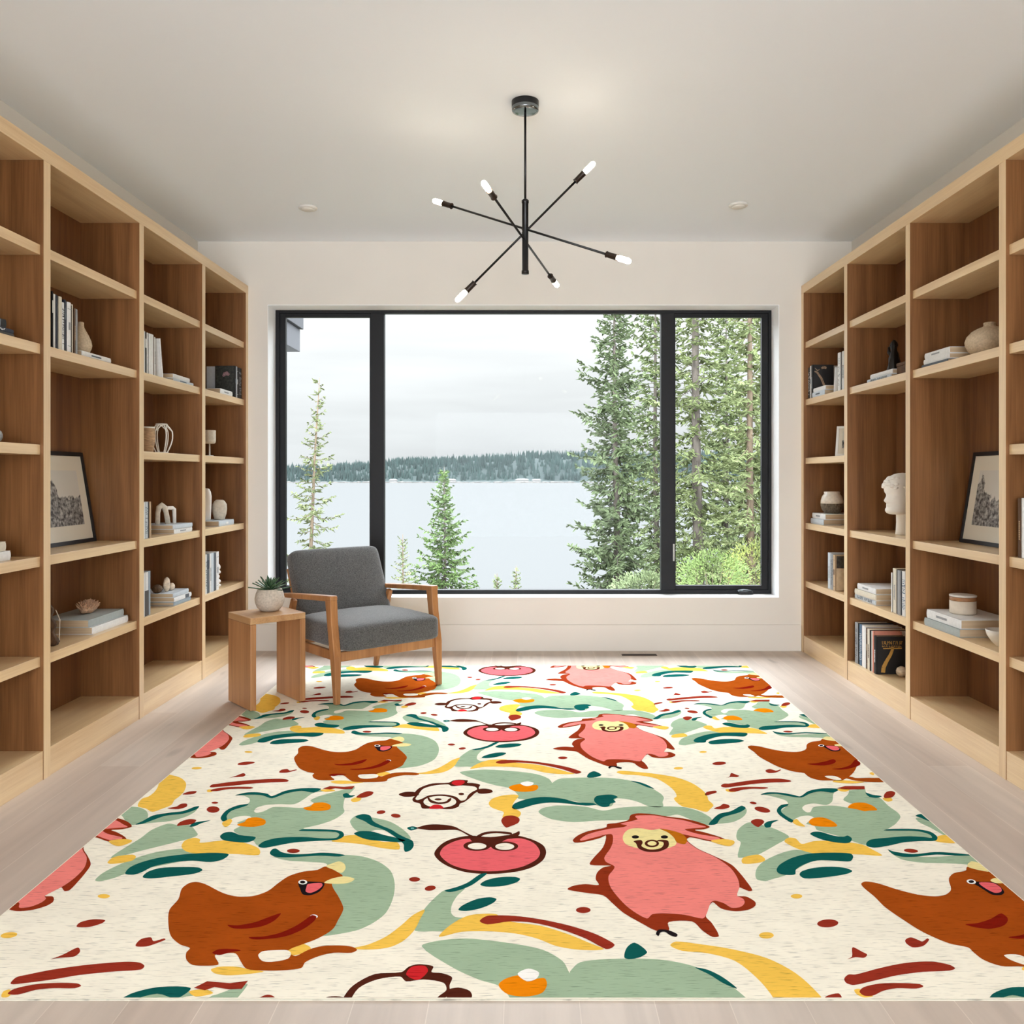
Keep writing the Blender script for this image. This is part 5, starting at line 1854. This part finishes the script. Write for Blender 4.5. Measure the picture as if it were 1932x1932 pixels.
sh(4, 'cream', el(B, 1196, 594, 53, 19), W)
sh(1, 'brown', B([(1028, 541), (1080, 513), (1150, 507), (1232, 514), (1232, 525), (1150, 518), (1085, 526), (1042, 547)]), W)
sh(2, 'brown', B([(697, 490), (760, 471), (830, 469), (910, 480), (960, 505), (1010, 530), (1060, 550), (1045, 561), (990, 531), (930, 501), (850, 501), (770, 501), (710, 493)]), W)
sh(1, 'teal', B([(648, 488), (680, 479), (710, 490), (670, 503)]), W)
sh(2, 'tealhi', el(B, 678, 491, 10, 5), W)
sh(2, 'teal', B([(858, 842), (930, 820), (990, 795), (1060, 748), (1097, 744), (1060, 776), (1010, 811), (950, 836), (890, 850)]), W)
sh(1, 'sage', B([(860, 838), (935, 830), (975, 825), (930, 870), (900, 920), (895, 965), (920, 990), (1000, 997), (960, 1032), (890, 1067), (800, 1070), (693, 1067), (710, 1010), (745, 945), (800, 885)]), W)
sh(2, 'teal', B([(1058, 807), (1090, 784), (1160, 767), (1250, 764), (1282, 775), (1260, 796), (1180, 816), (1090, 819)]), W)
sh(2, 'teal', B([(936, 950), (960, 924), (1040, 889), (1110, 879), (1149, 888), (1130, 911), (1060, 941), (980, 956)]), W)
for e_ in ((690, 778, 31, 13, 0), (778, 828, 31, 14, -.15), (502, 400, 25, 10, -.1), (585, 420, 27, 11, .1)):
    sh(2, 'red', el(B, *e_), W)
sh(2, 'yellow', B([(343, 1166), (430, 1145), (530, 1100), (620, 1033), (680, 980), (747, 948), (722, 1000), (690, 1062), (630, 1122), (560, 1157), (480, 1171), (390, 1173)]), W)
sh(2, 'yellow', B([(828, 1102), (860, 1060), (930, 1010), (1000, 980), (1090, 971), (1150, 975), (1200, 1010), (1400, 1040), (1560, 1090), (1680, 1140), (1752, 1170), (1700, 1177), (1590, 1172), (1480, 1152), (1380, 1112), (1250, 1082), (1080, 1070), (950, 1074)]), W)
sh(3, 'red', B([(1056, 1015), (1075, 994), (1110, 982), (1250, 984), (1400, 1004), (1560, 1039), (1700, 1084), (1790, 1129), (1812, 1148), (1790, 1167), (1760, 1170), (1650, 1112), (1500, 1057), (1350, 1022), (1220, 1016), (1100, 1032)]), W)
sh(1, 'sage', B([(943, 177), (1000, 165), (1100, 160), (1250, 170), (1370, 185), (1440, 210), (1463, 236)]) + Cc([(157, 283), (200, 260), (300, 252), (430, 250), (560, 254), (680, 270), (780, 298), (850, 333), (900, 365), (917, 390), (908, 420), (912, 448), (880, 455), (820, 450), (740, 418), (660, 398), (590, 395), (560, 445), (500, 450), (430, 435), (330, 418), (200, 395), (100, 400)]) + B([(1275, 325), (1268, 300), (1225, 265), (1150, 250), (1060, 225)]), W)
sh(2, 'teal', B([(1236, 371), (1255, 349), (1330, 324), (1420, 314), (1520, 324), (1600, 344), (1690, 349), (1712, 358), (1650, 363), (1540, 351), (1450, 346), (1370, 356), (1290, 379), (1250, 384)]), W)
sh(2, 'teal', Cc([(438, 405), (455, 379), (510, 369), (565, 369), (602, 385), (572, 400), (587, 420), (550, 431), (540, 449), (500, 454), (460, 436)]), W)
sh(2, 'teal', Cc([(390, 247), (405, 220), (440, 207), (490, 232), (460, 246), (410, 252)]), W)
sh(2, 'teal', Cc([(688, 274), (740, 280), (800, 300), (852, 329), (800, 316), (745, 293)]), W)
sh(3, 'orange', B([(1218, 262), (1240, 249), (1290, 241), (1330, 250), (1375, 247), (1384, 262), (1365, 279), (1310, 286), (1250, 281)]), W)
sh(4, 'white', B([(1283, 238), (1320, 227), (1357, 235), (1347, 249), (1315, 254)]), W)
sh(2, 'yellow', B([(1106, 350), (1125, 325), (1180, 307), (1250, 301), (1274, 308), (1250, 340), (1240, 370), (1285, 400), (1277, 425), (1240, 437), (1185, 432), (1190, 400), (1150, 385), (1118, 371)]), W)
sh(3, 'red', B([(1176, 450), (1195, 424), (1240, 419), (1277, 435), (1272, 460), (1230, 479), (1203, 487)]), W)
sh(1, 'sage', Cc([(58, 485), (90, 460), (180, 444), (300, 444), (400, 455), (500, 478), (600, 460), (750, 449), (900, 449), (1050, 454), (1150, 479), (1230, 520), (1247, 545), (1225, 577), (1150, 560), (1080, 530), (1010, 505), (950, 515), (700, 541), (450, 547), (300, 557), (150, 537), (88, 511)]), W)
sh(2, 'yellow', Cc([(593, 215), (620, 204), (720, 211), (850, 224), (1000, 249), (1110, 289), (1190, 345), (1217, 385), (1222, 405), (1257, 440), (1237, 465), (1207, 487), (1120, 463), (1050, 451), (1010, 426), (986, 395), (1005, 380), (990, 345), (940, 300), (860, 256), (750, 236), (640, 229)]), W)
sh(2, 'red', Cc([(1198, 366), (1215, 349), (1270, 341), (1280, 352), (1240, 366), (1205, 374)]))
sh(2, 'red', Cc([(1260, 464), (1305, 445), (1325, 431), (1360, 439), (1367, 455), (1320, 469)]))
sh(1, 'sage', B([(328, 455), (345, 430), (380, 414), (450, 429), (540, 449), (600, 479), (650, 519), (667, 550), (600, 535), (540, 505), (470, 500), (430, 511), (368, 506)]))
sh(3, 'teal', B([(358, 426), (400, 411), (440, 419), (457, 450), (500, 474), (560, 499), (600, 524), (640, 544), (677, 560), (685, 590), (667, 615), (640, 624), (630, 610), (628, 580), (590, 546), (520, 501), (450, 476), (410, 451)]))
sh(3, 'teal', B([(350, 521), (385, 507), (450, 509), (520, 529), (590, 545), (640, 560), (600, 569), (520, 563), (420, 553)]))
sh(2, 'yellow', B([(223, 563), (300, 534), (360, 529), (450, 554), (520, 567), (590, 569), (607, 590), (600, 610), (500, 601), (400, 581), (300, 571)]))
sh(3, 'rust', Cc([(293, 682), (330, 648), (400, 619), (520, 594), (530, 571), (590, 564), (672, 544), (690, 509), (740, 497), (850, 504), (940, 519), (1060, 534), (1160, 559), (1232, 590), (1190, 607), (1130, 612), (1200, 629), (1332, 672), (1320, 692), (1240, 691), (1100, 662), (1075, 680), (1150, 740), (1260, 790), (1380, 850), (1440, 910), (1480, 960), (1524, 1026), (1500, 1032), (1430, 1006), (1420, 1065), (1480, 1069), (1542, 1105), (1542, 1135), (1490, 1162), (1400, 1170), (1310, 1152), (1250, 1108), (1205, 1205), (1245, 1250), (1295, 1342), (1250, 1347), (1180, 1302), (1110, 1241), (950, 1245), (952, 1302), (870, 1306), (760, 1251), (640, 1181), (560, 1111), (500, 1061), (400, 1046), (300, 1031), (256, 1018), (300, 995), (380, 984), (470, 990), (450, 950), (460, 905), (500, 870), (555, 857), (413, 851), (430, 810), (500, 730), (520, 650), (480, 667), (380, 692), (310, 699)]), W)
sh(4, 'pink', Cc([(730, 513), (850, 512), (940, 528), (1050, 545), (1150, 574), (1207, 592), (1110, 601), (1060, 609), (1150, 639), (1290, 664), (1302, 680), (1230, 681), (1110, 655), (1030, 640), (1075, 690), (1150, 745), (1270, 800), (1370, 870), (1420, 940), (1435, 1000), (1420, 1065), (1460, 1085), (1470, 1115), (1440, 1142), (1380, 1147), (1330, 1117), (1270, 1099), (1240, 1110), (1205, 1200), (1180, 1221), (1060, 1196), (930, 1186), (840, 1191), (800, 1221), (680, 1151), (600, 1071), (550, 1001), (538, 930), (580, 865), (520, 831), (510, 800), (550, 740), (568, 690), (556, 640), (430, 667), (350, 687), (343, 677), (400, 640), (540, 605), (640, 592), (665, 580), (620, 570), (735, 540), (720, 520)]), W)
sh(5, 'pale', Cc([(635, 670), (650, 629), (690, 604), (760, 601), (830, 613), (900, 604), (960, 619), (990, 650), (1002, 710), (950, 736), (850, 746), (730, 736), (658, 711)]), W)
sh(6, 'ochre', Cc([(888, 604), (960, 614), (1040, 639), (1077, 680), (1060, 710), (1010, 701), (985, 665), (945, 630)]), W)
sh(6, 'dark', el(Cc, 722, 661, 25, 11), W)
sh(6, 'dark', el(Cc, 921, 661, 25, 11), W)
sh(6.5, 'brown', el(Cc, 835, 706, 49, 26), W)
sh(7, 'pale', el(Cc, 836, 706, 31, 15), W)
sh(6, 'brown', Cc([(710, 690), (760, 682), (772, 700), (765, 725), (820, 748), (890, 740), (915, 715), (910, 695), (868, 690), (885, 681), (940, 684), (952, 710), (940, 737), (880, 762), (800, 762), (745, 741), (726, 705)]), W)
sh(5, 'yellow', Cc([(1238, 687), (1320, 675), (1390, 684), (1402, 700), (1370, 723), (1310, 714)]), W)
sh(4, 'dark', Cc([(863, 1327), (880, 1299), (930, 1298), (970, 1309), (1010, 1330), (1000, 1347), (960, 1336), (925, 1313), (895, 1316), (880, 1342)]), W)
sh(2, 'red', el(Cc, 365, 1162, 50, 21), W)
sh(2, 'yellow', el(Cc, 1620, 1336, 50, 22))
# --- right column
sh(1, 'sage', D([(130, 477), (200, 440), (270, 412), (312, 376), (333, 400), (316, 435), (260, 466), (190, 477)]))
sh(2, 'teal', D([(113, 484), (150, 439), (180, 419), (240, 406), (290, 379), (306, 374), (327, 388), (290, 413), (210, 436), (180, 451), (155, 482)]))
sh(2, 'red', el(D, 370, 358, 20, 7, .15))
sh(2, 'red', el(D, 423, 397, 46, 15, .2))
sh(2, 'red', D([(356, 466), (385, 451), (420, 454), (434, 468), (402, 497), (384, 493)]))
sh(2, 'teal', D([(433, 481), (460, 464), (517, 457), (480, 475), (470, 497), (444, 501)]))
sh(1, 'sage', D([(273, 545), (285, 510), (330, 475), (360, 470), (440, 490), (500, 510), (570, 545), (574, 560), (520, 590), (450, 630), (380, 665), (320, 674), (283, 673), (290, 620), (298, 585), (278, 570)]))
sh(2, 'yellow', D([(303, 690), (320, 671), (400, 657), (437, 680), (432, 696), (370, 709), (313, 709)]))
sh(1, 'sage', D([(383, 770), (395, 730), (440, 690), (540, 645), (620, 629), (700, 640), (900, 650), (700, 700), (560, 775), (480, 799), (440, 810), (393, 801)]))
sh(3, 'teal', D([(505, 745), (525, 714), (600, 674), (700, 651), (820, 646), (930, 651), (947, 670), (927, 696), (850, 693), (740, 691), (660, 716), (616, 745), (611, 772), (560, 775), (518, 766)]))
sh(2, 'teal', D([(638, 776), (650, 754), (720, 734), (820, 727), (900, 734), (942, 752), (900, 771), (780, 789), (668, 795)]))
sh(2, 'yellow', D([(550, 580), (575, 559), (615, 564), (650, 595), (720, 579), (800, 577), (900, 584), (1000, 599), (1060, 629), (1114, 663), (1000, 657), (850, 652), (720, 650), (650, 632), (590, 607)]))
sh(1, 'sage', D([(420, 306), (470, 300), (560, 312), (645, 322), (700, 300), (780, 280), (850, 280), (930, 285), (1010, 275), (1025, 300), (1080, 320), (1110, 335), (1150, 375), (1205, 415), (1219, 440), (1190, 480), (1160, 500), (1140, 517), (1300, 514), (1390, 530), (1410, 555), (1300, 575), (1050, 603), (1020, 602), (960, 585), (900, 560), (740, 515), (720, 490), (600, 465), (550, 440), (525, 410), (570, 370), (560, 345), (500, 325)]))
sh(2, 'cream', D([(835, 300), (870, 284), (920, 284), (915, 310), (890, 340), (930, 360), (960, 365), (920, 385), (850, 375), (760, 375), (715, 385), (700, 410), (680, 413), (653, 390), (670, 370), (720, 361), (790, 370), (825, 350)]))
sh(2, 'cream', D([(600, 460), (640, 437), (690, 431), (722, 445), (690, 465), (660, 492), (640, 492), (608, 476)]))
sh(3, 'teal', D([(413, 311), (450, 297), (530, 299), (600, 311), (640, 320), (690, 289), (770, 274), (862, 277), (830, 299), (760, 291), (700, 303), (650, 326), (600, 323), (500, 306)]))
sh(3, 'teal', D([(1018, 298), (1060, 311), (1112, 319), (1080, 329), (1040, 323)]))
sh(3, 'teal', D([(572, 364), (530, 371), (506, 400), (518, 425), (560, 456), (590, 472), (602, 460), (562, 435), (532, 410), (537, 390), (570, 373)]))
sh(3, 'teal', D([(700, 540), (715, 526), (760, 526), (830, 547), (890, 554), (915, 547), (940, 565), (920, 590), (860, 589), (770, 571)]))
sh(3, 'teal', D([(1123, 517), (1160, 509), (1300, 509), (1390, 524), (1432, 555), (1420, 577), (1340, 579), (1240, 586), (1150, 606), (1070, 617), (1028, 609), (1023, 590), (1050, 570), (1150, 559), (1260, 551), (1350, 555), (1400, 560), (1385, 540), (1320, 522), (1220, 519)]))
sh(3, 'orange', D([(916, 385), (950, 359), (1010, 357), (1060, 375), (1085, 400), (1040, 403), (1010, 406), (970, 396)]))
sh(3, 'orange', D([(690, 470), (715, 446), (770, 442), (830, 465), (854, 493), (780, 496), (715, 489)]))
sh(3, 'yellow', D([(596, 465), (620, 451), (640, 470), (670, 494), (640, 493), (610, 481)]))
sh(4, 'red', D([(853, 273), (900, 261), (1012, 261), (1014, 279), (900, 281)]), sharp=True)
sh(4, 'yellow', D([(856, 279), (927, 279), (905, 293), (875, 291)]))
sh(3, 'red', D([(1123, 317), (1140, 294), (1170, 289), (1190, 300), (1170, 326), (1130, 330)]))
sh(2, 'yellow', D([(1118, 330), (1160, 327), (1174, 342), (1150, 351), (1128, 344)]))
sh(2, 'teal', D([(1306, 433), (1335, 422), (1360, 429), (1390, 465), (1340, 446)]))
sh(1, 'sage', D([(1308, 445), (1350, 448), (1390, 462), (1430, 499), (1500, 560), (1390, 500), (1330, 471)]))
sh(2, 'yellow', D([(1403, 573), (1440, 549), (1480, 544), (1560, 560), (1540, 590), (1460, 587)]))
sh(1, 'sage', D([(1148, 630), (1230, 660), (1400, 670), (1615, 660), (1700, 680), (1760, 740), (1600, 714), (1480, 707), (1330, 702), (1220, 682)]))
sh(2, 'teal', D([(1146, 627), (1180, 639), (1290, 654), (1420, 642), (1520, 647), (1640, 660), (1560, 664), (1430, 657), (1300, 670), (1230, 670), (1180, 657)]))
sh(3, 'red', el(D, 1280, 635, 41, 11, .08))
sh(3, 'hen', D([(993, 826), (1020, 813), (1090, 824), (1200, 859), (1320, 889), (1420, 899), (1480, 889), (1511, 860), (1499, 810), (1502, 788), (1530, 764), (1595, 750), (1606, 728), (1680, 737), (1760, 770), (1800, 800), (1900, 880), (2020, 1000), (2060, 1180), (2000, 1304), (1900, 1304), (1800, 1302), (1700, 1267), (1640, 1222), (1610, 1195), (1500, 1171), (1350, 1106), (1230, 1031), (1130, 961), (1070, 901), (1010, 851)]))
sh(3.5, 'hen', D([(860, 192), (960, 212), (1060, 213), (1130, 215), (1140, 236), (1040, 237), (960, 229), (880, 207)]))
sh(5, 'cream', D([(935, 203), (960, 192), (1010, 190), (1052, 205), (1020, 213), (960, 214)]))
sh(4, 'cream', D([(783, 203), (840, 203), (880, 222), (850, 226), (800, 214)]))
sh(3, 'yellow', D([(828, 236), (850, 226), (930, 230), (1012, 237), (950, 245), (880, 243)]))
sh(4.5, 'yellow', D([(1040, 186), (1070, 178), (1062, 199)]))
sh(4, 'wine', D([(1593, 1062), (1660, 1055), (1740, 1030), (1800, 998), (1834, 1020), (1837, 1045), (1810, 1071), (1740, 1087), (1660, 1081)]))
sh(4, 'wine', D([(823, 162), (880, 156), (930, 139), (960, 108), (987, 125), (982, 141), (920, 161), (865, 166)]))
sh(4, 'dark', D([(1598, 815), (1630, 801), (1660, 814), (1760, 819), (1817, 870), (1802, 891), (1750, 890), (1700, 861), (1650, 831)]))
sh(5, 'coral', D([(1672, 821), (1755, 823), (1798, 850), (1800, 873), (1765, 880), (1712, 855)]))
sh(5, 'white', el(D, 1628, 815, 27, 13, .15))
sh(6, 'dark', el(D, 1628, 815, 16, 8))
sh(4, 'pale', D([(1606, 727), (1628, 697), (1680, 709), (1732, 756), (1660, 745)]))
sh(4, 'pale', D([(1738, 806), (1770, 794), (1812, 822), (1760, 821)]))
sh(2, 'red', el(D, 800, 1055, 61, 23, -.05))
sh(2, 'yellow', el(D, 620, 898, 33, 13))
sh(2, 'red', D([(1248, 1150), (1280, 1136), (1320, 1150), (1345, 1160), (1375, 1142), (1385, 1150), (1350, 1186), (1290, 1194), (1253, 1171)]))
sh(2, 'red', D([(944, 1193), (1000, 1220), (1027, 1235), (1010, 1254), (960, 1251), (913, 1263), (940, 1247)]))
sh(2, 'red', D([(895, 1376), (920, 1351), (960, 1351), (1100, 1314), (1250, 1284), (1400, 1276), (1500, 1294), (1535, 1315), (1500, 1329), (1350, 1336), (1200, 1356), (1050, 1391), (950, 1412), (908, 1401)]))
sh(3, 'red', D([(983, 1451), (1010, 1424), (1100, 1404), (1220, 1401), (1330, 1407), (1352, 1420), (1310, 1433), (1200, 1431), (1120, 1446), (1060, 1474), (1010, 1474)]))
sh(2, 'yellow', D([(953, 1440), (985, 1434), (1002, 1460), (1062, 1476), (1010, 1484), (968, 1466)]))


def smooth_loop(p, n=4):
    out = []
    N = len(p)
    for i in range(N):
        p0, p1, p2, p3 = [Vector(p[(i + k) % N]) for k in (-1, 0, 1, 2)]
        # centripetal-ish: limit overshoot on sharp corners
        l1, l2, l3 = (p1 - p0).length + 1e-9, (p2 - p1).length + 1e-9, (p3 - p2).length + 1e-9
        t1 = (p2 - p0) * (l2 / (l1 + l2)) * 0.9
        t2 = (p3 - p1) * (l2 / (l2 + l3)) * 0.9
        for k in range(n):
            s = k / n
            h00, h10 = 2 * s ** 3 - 3 * s * s + 1, s ** 3 - 2 * s * s + s
            h01, h11 = -2 * s ** 3 + 3 * s * s, s ** 3 - s * s
            out.append(p1 * h00 + t1 * h10 + p2 * h01 + t2 * h11)
    return out


def clip_rect(pts, x0, x1, y0, y1):
    def cl(ps, f, inter):
        out = []
        for i in range(len(ps)):
            a, b = ps[i - 1], ps[i]
            fa, fb = f(a), f(b)
            if fa >= 0:
                if fb >= 0:
                    out.append(b)
                else:
                    out.append(a.lerp(b, fa / (fa - fb)))
            elif fb >= 0:
                out.append(a.lerp(b, fa / (fa - fb)))
                out.append(b)
        return out
    for f in (lambda p: p.x - x0, lambda p: x1 - p.x, lambda p: p.y - y0, lambda p: y1 - p.y):
        pts = cl(pts, f, None)
        if len(pts) < 3:
            return []
    return pts


rug = MB()
rcx, rcy = (RX0 + RX1) / 2, (RY0 + RY1) / 2
ix = {k: i for i, k in enumerate(RN)}
rug.box(RX0 - rcx, RX1 - rcx, RY0 - rcy, RY1 - rcy, 0.0, RUGZ - 0.0026, ix["edge"])
hx, hy = (RX1 - RX0) / 2, (RY1 - RY0) / 2
rug.add([(-hx, -hy, RUGZ - .002), (hx, -hy, RUGZ - .002), (hx, hy, RUGZ - .002), (-hx, hy, RUGZ - .002)], [(0, 1, 2, 3)], ix['cream'])
for (layer, col, pts, rep, sharp) in SHAPES:
    wp = [Vector(floor_pt(*p)) for p in pts]
    wp = wp if sharp else smooth_loop(wp)
    tris = []
    for t in tessellate_polygon([[Vector((p.x, p.y, 0)) for p in wp]]):
        a, b, c = [wp[k] for k in t]
        ar = (b - a).x * (c - a).y - (b - a).y * (c - a).x
        if abs(ar) > 1e-9:
            tris.append([a, b, c] if ar > 0 else [a, c, b])
    for i in rep:
        for j in (-1, 0, 1, 2):
            off = Vector((i * PX_, j * PY_))
            z = RUGZ - 0.002 + 0.00022 * layer
            for tri in tris:
                q = clip_rect([p + off for p in tri], RX0 + .004, RX1 - .004, RY0 + .006, RY1 - .004)
                if len(q) >= 3:
                    rug.add([(p.x - rcx, p.y - rcy, z) for p in q], [tuple(range(len(q)))], ix[col])
ro = rug.build('rug', RM, None, weld=False, loc=(rcx, rcy, 0.0002))
tag(ro, 'large cream rug printed with brown hens, pink animals, cherries and leaves', 'rug')
